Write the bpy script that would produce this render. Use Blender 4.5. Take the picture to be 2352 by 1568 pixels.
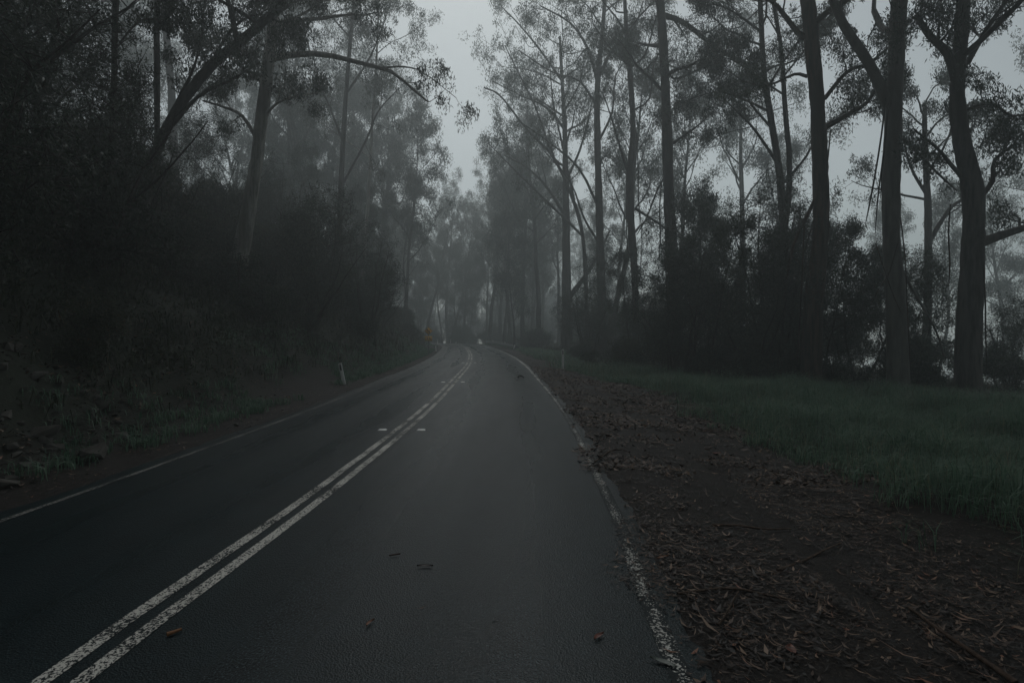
import bpy, bmesh, math, random
import numpy as np

for o in list(bpy.data.objects):
    bpy.data.objects.remove(o, do_unlink=True)
SC = bpy.context.scene
COL = SC.collection
R = math.radians
rng = np.random.default_rng(11)

# ------------------------------------------------------------------ camera
CAMZ = 1.75
cam_d = bpy.data.cameras.new('camera')
cam = bpy.data.objects.new('camera', cam_d)
COL.objects.link(cam)
cam_d.sensor_width = 36.0
cam_d.lens = 20.0
cam_d.clip_start = 0.05
cam_d.clip_end = 2000.0
cam.location = (0, 0, CAMZ)
cam.rotation_euler = (R(90 - 0.84), 0, 0)
SC.camera = cam

# ------------------------------------------------------------------ sky, sun, exposure
SUN_EL, SUN_AZ = 43.0, -4.0
world = bpy.data.worlds.new('World')
SC.world = world
world.use_nodes = True
wt = world.node_tree
wt.nodes.clear()
sky = wt.nodes.new('ShaderNodeTexSky')
sky.sky_type = 'NISHITA'
sky.sun_disc = False
sky.sun_elevation = R(SUN_EL)
sky.sun_rotation = R(SUN_AZ)
sky.air_density = 1.0
sky.dust_density = 0.5
sky.ozone_density = 1.0
hs = wt.nodes.new('ShaderNodeHueSaturation')          # overcast: the blue is nearly gone
hs.inputs['Saturation'].default_value = 0.24
bg = wt.nodes.new('ShaderNodeBackground')
bg.inputs['Strength'].default_value = 0.10
wo = wt.nodes.new('ShaderNodeOutputWorld')
wt.links.new(sky.outputs[0], hs.inputs['Color'])
tint = wt.nodes.new('ShaderNodeMix'); tint.data_type = 'RGBA'; tint.blend_type = 'MULTIPLY'   # a cool grey-green overcast
tint.inputs[0].default_value = 1.0; tint.inputs[7].default_value = (0.95, 1.0, 0.975, 1)
wt.links.new(hs.outputs[0], tint.inputs[6])
wt.links.new(tint.outputs[2], bg.inputs['Color'])
wt.links.new(bg.outputs[0], wo.inputs['Surface'])

sun_d = bpy.data.lights.new('sun', 'SUN')
sun_d.energy = 1.15
sun_d.angle = R(50)
sun_d.color = (1.0, 0.99, 0.97)
sun = bpy.data.objects.new('sun', sun_d)
COL.objects.link(sun)
sun.rotation_euler = (R(90 - SUN_EL), 0, R(180 - SUN_AZ))
sun.location = (0, 0, 60)

SC.view_settings.view_transform = 'Standard'
SC.view_settings.look = 'None'
SC.view_settings.exposure = -0.3
SC.view_settings.gamma = 1.0
SC.view_settings.use_curve_mapping = False
cy = SC.cycles
cy.use_denoising = True
cy.max_bounces = 6
cy.diffuse_bounces = 3
cy.glossy_bounces = 2
cy.transmission_bounces = 3
cy.transparent_max_bounces = 8
cy.volume_bounces = 2
cy.use_adaptive_sampling = True
cy.adaptive_threshold = 0.015
FOG_DENSITY = 0.0052

# ------------------------------------------------------------------ helpers
def tag(o, label=None, cat=None, group=None, kind=None):
    if label: o['label'] = label
    if cat: o['category'] = cat
    if group: o['group'] = group
    if kind: o['kind'] = kind
    return o

def empty(name, loc=(0, 0, 0), label=None, cat=None, group=None):
    o = bpy.data.objects.new(name, None)
    o.empty_display_size = 0.2
    COL.objects.link(o)
    o.location = loc
    return tag(o, label, cat, group)

def mesh_np(name, V, F, mat, parent=None, smooth=False, rnd=None, uv=None, kind=None, attrs=None):
    """V (n,3), F list of int arrays, each (m,3) or (m,4)"""
    me = bpy.data.meshes.new(name)
    if not isinstance(F, (list, tuple)): F = [F]
    F = [np.asarray(f, dtype=np.int32) for f in F if len(f)]
    V = np.asarray(V, dtype=np.float32)
    me.vertices.add(len(V))
    me.vertices.foreach_set('co', V.ravel())
    nl = sum(f.size for f in F); nf = sum(len(f) for f in F)
    me.loops.add(nl)
    me.loops.foreach_set('vertex_index', np.concatenate([f.ravel() for f in F]))
    me.polygons.add(nf)
    st, off = [], 0
    for f in F:
        st.append(off + np.arange(len(f)) * f.shape[1]); off += f.size
    me.polygons.foreach_set('loop_start', np.concatenate(st).astype(np.int32))
    if smooth:
        me.polygons.foreach_set('use_smooth', np.ones(nf, dtype=bool))
    me.update(calc_edges=True)
    if rnd is not None:
        a = me.attributes.new('rnd', 'FLOAT', 'FACE')
        a.data.foreach_set('value', np.asarray(rnd, dtype=np.float32))
    if attrs:
        for k, v in attrs.items():
            a = me.attributes.new(k, 'FLOAT', 'POINT')
            a.data.foreach_set('value', np.asarray(v, dtype=np.float32))
    if uv is not None:
        l = me.uv_layers.new(name='UVMap')
        idx = np.concatenate([f.ravel() for f in F])
        l.data.foreach_set('uv', np.asarray(uv, dtype=np.float32)[idx].ravel())
    me.materials.append(mat)
    o = bpy.data.objects.new(name, me)
    COL.objects.link(o)
    if parent: o.parent = parent
    if kind: o['kind'] = kind
    return o

class MB:
    """collects geometry for one mesh"""
    def __init__(s): s.V = []; s.F3 = []; s.F4 = []; s.n = 0
    def add(s, V, F):
        V = np.asarray(V, float); F = np.asarray(F)
        s.V.append(V)
        (s.F3 if F.shape[1] == 3 else s.F4).append(F + s.n)
        s.n += len(V)
        return s
    def box(s, c, size, M=None):
        x, y, z = [v / 2 for v in size]
        V = np.array([[i, j, k] for i in (-x, x) for j in (-y, y) for k in (-z, z)])
        if M is not None: V = V @ np.asarray(M).T
        F = [[0, 1, 3, 2], [4, 6, 7, 5], [0, 4, 5, 1], [2, 3, 7, 6], [0, 2, 6, 4], [1, 5, 7, 3]]
        return s.add(V + np.asarray(c), F)
    def tube(s, P, r, n=6, cap=False, rough=0.0):
        V, F = tube(P, r, n, rough)
        return s.add(V, F)
    def build(s, name, mat, parent=None, smooth=False, kind=None):
        F = []
        if s.F3: F.append(np.concatenate(s.F3))
        if s.F4: F.append(np.concatenate(s.F4))
        return mesh_np(name, np.concatenate(s.V), F, mat, parent, smooth, kind=kind)

def tube(P, r, n=6, rough=0.0):
    P = np.asarray(P, float); r = np.asarray(r, float)
    k = len(P)
    T = np.gradient(P, axis=0)
    T /= np.linalg.norm(T, axis=1)[:, None] + 1e-9
    m = np.abs(T.mean(0)); ref = np.zeros(3); ref[int(np.argmin(m))] = 1
    A = np.cross(T, ref); A /= np.linalg.norm(A, axis=1)[:, None] + 1e-9
    B = np.cross(T, A)
    th = np.linspace(0, 2 * np.pi, n, endpoint=False)
    rr = np.repeat(r[:, None], n, 1)
    if rough > 0:
        ang = np.sin(th * 3 + 1.3)[None, :] * 0.5 + np.sin(th * 2 + P[:, 2:3] * 1.1) * 0.5 + np.sin(th * 5 + P[:, 2:3] * 2.3) * .35
        rr = rr * (1 + rough * ang)
    V = P[:, None, :] + rr[:, :, None] * (np.cos(th)[None, :, None] * A[:, None, :] + np.sin(th)[None, :, None] * B[:, None, :])
    i = np.arange(k - 1)[:, None] * n; j = np.arange(n)[None, :]; j2 = (j + 1) % n
    F = np.stack([i + j, i + j2, i + n + j2, i + n + j], -1).reshape(-1, 4)
    return V.reshape(-1, 3), F

def spline(P, m):
    """Catmull-Rom through P, m points"""
    P = np.asarray(P, float)
    Q = np.vstack([2 * P[0] - P[1], P, 2 * P[-1] - P[-2]])
    seg = np.linspace(0, len(P) - 1, m)
    i = np.minimum(seg.astype(int), len(P) - 2); t = (seg - i)[:, None]
    a, b, c, d = Q[i], Q[i + 1], Q[i + 2], Q[i + 3]
    return 0.5 * (2 * b + (c - a) * t + (2 * a - 5 * b + 4 * c - d) * t ** 2 + (3 * b - a - 3 * c + d) * t ** 3)

# survey of the photograph: a picture point (2352 px wide picture) at a depth Y -> a place
def at(px, py, Y):
    return np.array([(px - 1176) / 1307 * Y, Y, CAMZ + (765 - py) / 1307 * Y])

# ------------------------------------------------------------------ materials
def mat_new(name):
    m = bpy.data.materials.new(name); m.use_nodes = True
    nt = m.node_tree
    return m, nt, nt.nodes, nt.links, nt.nodes['Principled BSDF']

def ramp(nt, fac, stops):
    r = nt.nodes.new('ShaderNodeValToRGB')
    el = r.color_ramp.elements
    while len(el) > 1: el.remove(el[-1])
    el[0].position = stops[0][0]; el[0].color = (*stops[0][1], 1)
    for p, c in stops[1:]:
        e = el.new(p); e.color = (*c, 1)
    nt.links.new(fac, r.inputs[0])
    return r.outputs[0]

def noise(nt, scale, detail=4, rough=0.6, coord=None, vscale=None, dist=0.0):
    n = nt.nodes.new('ShaderNodeTexNoise')
    n.inputs['Scale'].default_value = scale
    n.inputs['Detail'].default_value = detail
    n.inputs['Roughness'].default_value = rough
    n.inputs['Distortion'].default_value = dist
    if coord is not None:
        if vscale:
            mp = nt.nodes.new('ShaderNodeMapping'); mp.inputs['Scale'].default_value = vscale
            nt.links.new(coord, mp.inputs[0]); coord = mp.outputs[0]
        nt.links.new(coord, n.inputs['Vector'])
    return n.outputs['Fac']

def mixc(nt, fac, a, b, mode='MIX'):
    m = nt.nodes.new('ShaderNodeMix'); m.data_type = 'RGBA'; m.blend_type = mode
    for s, v in ((m.inputs[0], fac), (m.inputs[6], a), (m.inputs[7], b)):
        if isinstance(v, (int, float)): s.default_value = v
        elif isinstance(v, tuple): s.default_value = (*v, 1)
        else: nt.links.new(v, s)
    return m.outputs[2]

def math_n(nt, op, a, b=0.0, clamp=False):
    m = nt.nodes.new('ShaderNodeMath'); m.operation = op; m.use_clamp = clamp
    for s, v in ((m.inputs[0], a), (m.inputs[1], b)):
        if isinstance(v, (int, float)): s.default_value = v
        else: nt.links.new(v, s)
    return m.outputs[0]

def bump(nt, h, strength, dist, bsdf):
    b = nt.nodes.new('ShaderNodeBump')
    b.inputs['Strength'].default_value = strength
    b.inputs['Distance'].default_value = dist
    nt.links.new(h, b.inputs['Height'])
    nt.links.new(b.outputs[0], bsdf.inputs['Normal'])

def coords(nt, which='Object'):
    t = nt.nodes.new('ShaderNodeTexCoord')
    return t.outputs[which]

def leaf_mat(name, stops, rough=0.5, transl=0.25, spec=0.3):
    m, nt, N, L, b = mat_new(name)
    at_ = N.new('ShaderNodeAttribute'); at_.attribute_name = 'rnd'
    oi = N.new('ShaderNodeObjectInfo')
    f = math_n(nt, 'ADD', at_.outputs['Fac'], math_n(nt, 'MULTIPLY', math_n(nt, 'SUBTRACT', oi.outputs['Random'], 0.5), 0.25), True)
    c = ramp(nt, f, stops)
    L.new(c, b.inputs['Base Color'])
    b.inputs['Roughness'].default_value = rough
    b.inputs['Specular IOR Level'].default_value = spec
    if transl > 0:
        t = N.new('ShaderNodeBsdfTranslucent'); L.new(c, t.inputs['Color'])
        mx = N.new('ShaderNodeMixShader'); mx.inputs[0].default_value = transl
        L.new(b.outputs[0], mx.inputs[1]); L.new(t.outputs[0], mx.inputs[2])
        L.new(mx.outputs[0], N['Material Output'].inputs[0])
    return m

def bark_mat(name, c0, c1, c2, vs=(6, 6, 0.7), bstr=0.6, rough=0.85):
    m, nt, N, L, b = mat_new(name)
    co = coords(nt)
    f1 = noise(nt, 1.6, 5, 0.65, co, vs)
    f2 = noise(nt, 0.55, 3, 0.5, co, (1, 1, 0.35), 0.6)
    c = ramp(nt, f1, [(0.36, c0), (0.6, c1)])
    c = mixc(nt, ramp(nt, f2, [(0.48, (0, 0, 0)), (0.62, (1, 1, 1))]), c, c2)
    L.new(c, b.inputs['Base Color'])
    b.inputs['Roughness'].default_value = rough
    b.inputs['Specular IOR Level'].default_value = 0.25
    bump(nt, f1, bstr, 0.03, b)
    return m

def plain(name, c, rough=0.6, metal=0.0, var=0.25, sc=12):
    m, nt, N, L, b = mat_new(name)
    f = noise(nt, sc, 5, 0.65, coords(nt))
    c0 = tuple(v * (1 - var) for v in c); c1 = tuple(min(1, v * (1 + var)) for v in c)
    L.new(ramp(nt, f, [(0.3, c0), (0.7, c1)]), b.inputs['Base Color'])
    b.inputs['Roughness'].default_value = rough
    b.inputs['Metallic'].default_value = metal
    return m

M = {}
M['gum_leaf'] = leaf_mat('gum_leaf', [(0.0, (0.022, 0.034, 0.024)), (0.5, (0.042, 0.058, 0.040)), (1.0, (0.075, 0.088, 0.06))])
M['dark_leaf'] = leaf_mat('dark_leaf', [(0.0, (0.014, 0.026, 0.018)), (0.6, (0.028, 0.046, 0.030)), (1.0, (0.055, 0.072, 0.042))], transl=0.18)
M['fern'] = leaf_mat('fern', [(0.0, (0.016, 0.022, 0.013)), (0.55, (0.036, 0.050, 0.028)), (0.9, (0.06, 0.07, 0.036)), (1.0, (0.10, 0.060, 0.028))], transl=0.15)
M['grass'] = leaf_mat('grass', [(0.0, (0.040, 0.095, 0.060)), (0.5, (0.105, 0.195, 0.125)), (0.86, (0.19, 0.29, 0.20)), (1.0, (0.30, 0.27, 0.16))], transl=0.35)
M['straw'] = leaf_mat('straw', [(0.0, (0.05, 0.085, 0.055)), (0.5, (0.13, 0.15, 0.095)), (1.0, (0.27, 0.24, 0.15))], transl=0.2)
M['litter'] = leaf_mat('litter', [(0.0, (0.010, 0.008, 0.007)), (0.5, (0.032, 0.020, 0.014)), (0.75, (0.095, 0.057, 0.036)), (0.92, (0.23, 0.155, 0.105)), (1.0, (0.25, 0.075, 0.035))], rough=0.55, transl=0.0)
M['bark_dark'] = bark_mat('bark_dark', (0.016, 0.013, 0.011), (0.050, 0.041, 0.034), (0.030, 0.026, 0.022))
M['bark_brown'] = bark_mat('bark_brown', (0.012, 0.008, 0.006), (0.065, 0.040, 0.027), (0.026, 0.022, 0.018), bstr=0.8)
M['bark_pale'] = bark_mat('bark_pale', (0.07, 0.068, 0.062), (0.13, 0.125, 0.112), (0.065, 0.055, 0.046), vs=(3, 3, 0.5), bstr=0.25, rough=0.7)
M['bark_grey'] = bark_mat('bark_grey', (0.025, 0.023, 0.021), (0.085, 0.078, 0.070), (0.038, 0.031, 0.026), vs=(4, 4, 0.6), bstr=0.4)
M['bark_white'] = bark_mat('bark_white', (0.13, 0.125, 0.11), (0.30, 0.29, 0.26), (0.12, 0.10, 0.085), vs=(3, 3, 0.5), bstr=0.3, rough=0.7)
M['wood'] = bark_mat('dead_wood', (0.03, 0.02, 0.014), (0.09, 0.06, 0.042), (0.05, 0.03, 0.02), vs=(14, 14, 3), bstr=0.4)
M['rock'] = plain('rock', (0.06, 0.055, 0.047), 0.85, 0, 0.6, 7)
M['white_plastic'] = plain('white_plastic', (0.80, 0.80, 0.77), 0.5, 0, 0.12, 9)
M['black_reflector'] = plain('dark_reflector', (0.016, 0.012, 0.012), 0.25, 0, 0.2, 30)
M['grey_steel'] = plain('grey_steel', (0.16, 0.17, 0.17), 0.5, 0.6, 0.3, 6)
M['yellow_sign'] = plain('yellow_sign', (0.85, 0.45, 0.04), 0.5, 0, 0.15, 6)
M['black_paint'] = plain('black_paint', (0.014, 0.014, 0.012), 0.5, 0, 0.2, 6)

# asphalt, wet in the wheel tracks (uv: x = metres right of the centre line, y = metres along)
m, nt, N, L, b = mat_new('asphalt')
M['asphalt'] = m
uvc = coords(nt, 'UV'); oc = coords(nt)
big = noise(nt, 0.35, 5, 0.6, uvc, (1, 0.22, 1), 0.4)
mid = noise(nt, 2.6, 6, 0.7, oc)
vor = N.new('ShaderNodeTexVoronoi'); vor.inputs['Scale'].default_value = 95.0
L.new(oc, vor.inputs['Vector'])
spk = noise(nt, 85.0, 3, 0.7, oc)
c = ramp(nt, big, [(0.3, (0.006, 0.0105, 0.012)), (0.7, (0.009, 0.019, 0.022))])
c = mixc(nt, 0.55, c, ramp(nt, mid, [(0.3, (0.004, 0.007, 0.008)), (0.7, (0.013, 0.0255, 0.0295))]))
c = mixc(nt, ramp(nt, spk, [(0.54, (0, 0, 0)), (0.68, (1, 1, 1))]), c, (0.065, 0.100, 0.108))
L.new(c, b.inputs['Base Color'])
sep = N.new('ShaderNodeSeparateXYZ'); L.new(uvc, sep.inputs[0])
def track(x0, w):
    d = math_n(nt, 'ABSOLUTE', math_n(nt, 'SUBTRACT', sep.outputs[0], x0))
    return math_n(nt, 'SUBTRACT', 1.0, math_n(nt, 'DIVIDE', d, w), True)
trk = math_n(nt, 'ADD', math_n(nt, 'ADD', track(0.85, 0.45), track(2.3, 0.5)), math_n(nt, 'ADD', track(-0.75, 0.4), track(-2.0, 0.4)), True)
wet = math_n(nt, 'ADD', math_n(nt, 'MULTIPLY', trk, 0.10), math_n(nt, 'MULTIPLY', noise(nt, 0.8, 4, 0.6, uvc, (1, 0.16, 1)), 0.30))
L.new(math_n(nt, 'SUBTRACT', 0.50, wet), b.inputs['Roughness'])
b.inputs['Specular IOR Level'].default_value = 0.13
h = math_n(nt, 'ADD', math_n(nt, 'MULTIPLY', vor.outputs['Distance'], 0.8), math_n(nt, 'MULTIPLY', mid, 0.6))
bump(nt, h, 0.5, 0.006, b)

def paint_mat(name, wear, col=(0.42, 0.41, 0.37), streak=0.0):
    """worn thermoplastic: chips scattered through the coat show the asphalt"""
    m, nt, N, L, b = mat_new(name)
    oc = coords(nt); uvc = coords(nt, 'UV')
    n1 = noise(nt, 62.0, 3, 0.65, oc)
    n2 = noise(nt, 1.3, 4, 0.6, oc)
    f = math_n(nt, 'ADD', n1, math_n(nt, 'MULTIPLY', math_n(nt, 'SUBTRACT', n2, 0.5), 0.55))
    if streak:
        sep = N.new('ShaderNodeSeparateXYZ'); L.new(uvc, sep.inputs[0])
        ed = math_n(nt, 'ABSOLUTE', math_n(nt, 'SUBTRACT', sep.outputs[0], 0.5))
        f = math_n(nt, 'SUBTRACT', f, math_n(nt, 'MULTIPLY', ed, streak))
    if streak:                                           # better kept towards the bend
        f = math_n(nt, 'ADD', f, math_n(nt, 'MULTIPLY', math_n(nt, 'DIVIDE', math_n(nt, 'SUBTRACT', sep.outputs[1], 50.0), 26.0, True), 0.13))
    k = ramp(nt, f, [(wear - 0.025, (0, 0, 0)), (wear + 0.025, (1, 1, 1))])
    tint = mixc(nt, noise(nt, 9, 4, 0.6, oc), tuple(v * 0.8 for v in col), col)
    L.new(mixc(nt, k, (0.012, 0.0185, 0.0205), tint), b.inputs['Base Color'])
    b.inputs['Specular IOR Level'].default_value = 0.13
    b.inputs['Roughness'].default_value = 0.6
    bump(nt, k, 0.4, 0.003, b)
    return m
M['paint_centre'] = paint_mat('paint_centre', 0.485, (0.72, 0.70, 0.64))
M['paint_edge'] = paint_mat('paint_edge', 0.535, (0.66, 0.65, 0.60), 0.20)
M['paint_faint'] = paint_mat('paint_faint', 0.51, (0.24, 0.24, 0.225), 0.06)

# forest floor: litter by the road, soil under the wood ('litter' and 'green' say what lies there)
m, nt, N, L, b = mat_new('ground')
M['ground'] = m
oc = coords(nt)
a1 = N.new('ShaderNodeAttribute'); a1.attribute_name = 'green'
n1 = noise(nt, 1.1, 6, 0.7, oc); n2 = noise(nt, 14, 6, 0.75, oc); n3 = noise(nt, 70, 3, 0.7, oc)
soil = ramp(nt, n2, [(0.34, (0.006, 0.005, 0.0045)), (0.55, (0.017, 0.013, 0.0105)), (0.72, (0.044, 0.032, 0.024))])
soil = mixc(nt, ramp(nt, n3, [(0.56, (0, 0, 0)), (0.68, (1, 1, 1))]), soil, (0.085, 0.060, 0.044))
soil = mixc(nt, math_n(nt, 'MULTIPLY', n1, 0.6), soil, (0.014, 0.014, 0.013))
grn = ramp(nt, n2, [(0.3, (0.010, 0.014, 0.009)), (0.7, (0.030, 0.042, 0.024))])
L.new(mixc(nt, math_n(nt, 'MULTIPLY', a1.outputs['Fac'], 0.85, True), soil, grn), b.inputs['Base Color'])
b.inputs['Roughness'].default_value = 0.85
b.inputs['Specular IOR Level'].default_value = 0.3
bump(nt, math_n(nt, 'ADD', n2, math_n(nt, 'MULTIPLY', n3, 0.4)), 0.8, 0.03, b)

# ------------------------------------------------------------------ the road's course
CP = np.array([(-3.0, -40), (-2.7, -20), (-2.42, -6), (-2.27, 2.8), (-2.1, 6), (-1.98, 13), (-2.16, 22), (-2.46, 32), (-3.25, 44.5),
               (-4.35, 56.7), (-5.4, 67), (-6.5, 76), (-8.2, 85), (-11.2, 93), (-16, 99), (-24, 103), (-36, 104), (-52, 100), (-75, 92)], float)
CL = spline(CP, 900)
seg = np.r_[0, np.cumsum(np.linalg.norm(np.diff(CL, axis=0), axis=1))]
S = np.arange(0, seg[-1], 0.25)
CL = np.stack([np.interp(S, seg, CL[:, 0]), np.interp(S, seg, CL[:, 1])], 1)
for _ in range(12):
    CL[1:-1] = (CL[:-2] + 2 * CL[1:-1] + CL[2:]) / 4
TG = np.gradient(CL, axis=0); TG /= np.linalg.norm(TG, axis=1)[:, None]
RT = np.stack([TG[:, 1], -TG[:, 0]], 1)                # to the right of travel

def road_d(x, y):
    """signed distance from the centre line (right +) and index along it"""
    x = np.atleast_1d(np.asarray(x, float)); y = np.atleast_1d(np.asarray(y, float))
    out = np.empty(len(x)); idx = np.empty(len(x), int)
    sub = CL[::4]
    for i in range(0, len(x), 4000):
        p = np.stack([x[i:i + 4000], y[i:i + 4000]], 1)
        dd = ((p[:, None, :] - sub[None]) ** 2).sum(-1)
        k = dd.argmin(1) * 4
        v = p - CL[k]
        n = (v * RT[k]).sum(1)
        dist = np.sqrt((v ** 2).sum(1))
        out[i:i + 4000] = np.where(n >= 0, dist, -dist); idx[i:i + 4000] = k
    return out, idx

def vnoise(x, y, s, seed=0):
    """cheap smooth value noise"""
    x = np.asarray(x) * s + seed * 17.3; y = np.asarray(y) * s - seed * 9.1
    xi = np.floor(x); yi = np.floor(y); fx = x - xi; fy = y - yi
    fx = fx * fx * (3 - 2 * fx); fy = fy * fy * (3 - 2 * fy)
    def hsh(a, b): return np.modf(np.abs(np.sin(a * 127.1 + b * 311.7 + seed) * 43758.5453))[0]
    return (hsh(xi, yi) * (1 - fx) + hsh(xi + 1, yi) * fx) * (1 - fy) + (hsh(xi, yi + 1) * (1 - fx) + hsh(xi + 1, yi + 1) * fx) * fy - 0.5

def height(x, y, d=None):
    x = np.atleast_1d(np.asarray(x, float)); y = np.atleast_1d(np.asarray(y, float))
    if d is None: d, _ = road_d(x, y)
    n = vnoise(x, y, 0.35, 1) * 1.0 + vnoise(x, y, 1.1, 2) * 0.45 + vnoise(x, y, 3.1, 3) * 0.15
    L_ = np.maximum(-d - 4.1, 0)
    hl = np.where(L_ < 10, 0.78 * L_ * np.minimum(1, 0.35 + L_ * 0.5), 7.8 + (L_ - 10) * 0.42)
    hl = np.where(hl < 9, hl, 9 + 5 * np.tanh((hl - 9) / 5))
    Rr = np.maximum(d - 3.5, 0)
    hr = -0.055 * np.minimum(Rr, 9) - 0.03 * np.maximum(Rr - 13, 0) - 0.15 * np.maximum(x - 22, 0) * np.clip((Rr - 9) / 6, 0, 1)
    hr = np.maximum(hr, -38)
    amp = np.clip((np.abs(d) - 3.9) / 3.0, 0, 1)
    small = vnoise(x, y, 5.0, 5) * 0.03
    base = np.where(d < 0, hl, hr) + np.where(d < 0, n * amp, n * amp * 0.35) + small
    return np.where((d < 3.3) & (d > -2.78), -0.05, np.where((d < 4.4) & (d > 0) & (y < 90), base - 0.05, np.where((d > -3.1) & (d < 3.5), -0.012 + small * .4, base)))

def gz(x, y): return float(height(x, y)[0])

# ground sheet: fine around the road, widening out to the hidden horizon
def axis(a, b, step, far, n):
    core = np.arange(a, b + 1e-6, step)
    e = np.cumsum(step * 1.22 ** np.arange(1, n))
    e = e[e < far]
    return np.r_[(a - np.r_[e, far])[::-1], core, b + np.r_[e, far]]
gx = axis(-26, 26, 0.4, 300, 40); gy = axis(0, 126, 0.5, 260, 40)
GX, GY = np.meshgrid(gx, gy)
d_, _ = road_d(GX.ravel(), GY.ravel())
GZ = height(GX.ravel(), GY.ravel(), d_)
nx, ny = len(gx), len(gy)
ii = (np.arange(ny - 1)[:, None] * nx + np.arange(nx - 1)[None, :]).ravel()
F = np.stack([ii, ii + 1, ii + nx + 1, ii + nx], 1)
green = np.clip((np.abs(d_) - 6.6) / 2.5 + vnoise(GX.ravel(), GY.ravel(), 0.8, 7), 0, 1)
green = np.where(d_ < 0, np.clip((-d_ - 4.3) / 1.0 + vnoise(GX.ravel(), GY.ravel(), 0.8, 8), 0, 1), green)
mesh_np('ground', np.stack([GX.ravel(), GY.ravel(), GZ], 1), F, M['ground'], smooth=True, kind='structure', attrs={'green': green})

def strip(name, d0, d1, z, mat, s0=0, s1=None, parent=None, kind=None, nd=1, wob=0.0):
    k0 = int(s0 / 0.25); k1 = len(CL) if s1 is None else int(s1 / 0.25)
    c = CL[k0:k1]; r = RT[k0:k1]; s = S[k0:k1]
    ds = np.linspace(d0, d1, nd + 1)
    V = []; U = []
    for j, dd in enumerate(ds):
        off = dd + (wob * (vnoise(s, s * 0 + dd, 1.7, 4) + 0.6 * vnoise(s, s * 0 + dd, 6.0, 6)) if j in (0, nd) and wob else 0)
        p = c + r * np.reshape(off, (-1, 1))
        V.append(np.stack([p[:, 0], p[:, 1], np.full(len(c), z)], 1))
        U.append(np.stack([np.full(len(c), (j / nd) if 'line' in name else dd), s], 1))
    n = len(c); k = nd + 1
    V = np.stack(V, 1).reshape(-1, 3); U = np.stack(U, 1).reshape(-1, 2)
    i = (np.arange(n - 1)[:, None] * k + np.arange(nd)[None, :]).ravel()
    F = np.stack([i, i + 1, i + k + 1, i + k], 1)
    return mesh_np(name, V, F, mat, parent, uv=U, kind=kind, smooth=True)

road = strip('road', -2.86, 3.36, 0.0, M['asphalt'], kind='structure', nd=10, wob=0.09)
strip('centre_line', -0.145, -0.048, 0.005, M['paint_centre'], parent=road, nd=2, wob=0.012)
strip('centre_line', 0.048, 0.145, 0.005, M['paint_centre'], parent=road, nd=2, wob=0.012)
strip('edge_line', 3.065, 3.18, 0.005, M['paint_edge'], parent=road, nd=2, wob=0.012)
strip('edge_line', -2.66, -2.58, 0.005, M['paint_faint'], parent=road, nd=2, wob=0.012)

# the soil and litter drifted against the edge of the asphalt
k1 = int(np.argmin(np.abs(CL[:470, 1] - 91))); k0 = int(np.argmin(np.abs(CL[:200, 1] + 8)))
ds = np.r_[np.linspace(2.88, 3.6, 16), np.linspace(3.7, 4.7, 8)]
sv = np.arange(k0, k1, 0.32); ci = np.stack([np.interp(sv, np.arange(len(CL)), CL[:, i]) for i in (0, 1)], 1); ri = np.stack([np.interp(sv, np.arange(len(CL)), RT[:, i]) for i in (0, 1)], 1)
VP = (ci[:, None, :] + ri[:, None, :] * ds[None, :, None]).reshape(-1, 2); vd = np.tile(ds, len(sv))
def verge_z(x, y, d):
    z = np.clip((d - 3.29) * 0.13, -0.04, 0.016) + 0.010 * vnoise(x, y, 1.3, 40) + 0.012 * vnoise(x, y, 4.5, 41) + 0.010 * vnoise(x, y, 11, 42)
    t_ = np.clip((d - 3.45) / 0.95, 0, 1)
    return z * (1 - t_) + t_ * (height(x, y, np.maximum(d, 4.41)) + np.where(d > 4.5, -0.03, 0.008))
def top_z(x, y, d):
    return np.where((d > 2.75) & (d < 4.7) & (y < 90), np.maximum(verge_z(x, y, d), np.where(d < 3.36, 0.0, -9)), np.where(np.abs(d) < 2.9, 0.0, height(x, y, d)))
vz = verge_z(VP[:, 0], VP[:, 1], vd)
kk = len(ds); i_ = (np.arange(len(sv) - 1)[:, None] * kk + np.arange(kk - 1)[None, :]).ravel()
mesh_np('verge', np.c_[VP, vz], np.stack([i_, i_ + 1, i_ + kk + 1, i_ + kk], 1), M['ground'], smooth=True, kind='structure', attrs={'green': np.zeros(len(VP))})

def on_road(s_y, d):
    """place at forward distance s_y and d metres right of the centre"""
    k = int(np.argmin(np.abs(CL[:450, 1] - s_y)))
    p = CL[k] + RT[k] * d
    return p, math.atan2(TG[k, 1], TG[k, 0])

# ------------------------------------------------------------------ trees: growing
def unit(v): return v / (np.linalg.norm(v) + 1e-9)

def grow(rg, p0, dirv, length, k, wander, lift):
    """a wandering polyline"""
    P = [np.array(p0, float)]; d = unit(np.array(dirv, float)); st = length / (k - 1)
    for i in range(k - 1):
        d = unit(d + rg.normal(0, wander, 3) + np.array([0, 0, lift]))
        P.append(P[-1] + d * st)
    return np.array(P)

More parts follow.
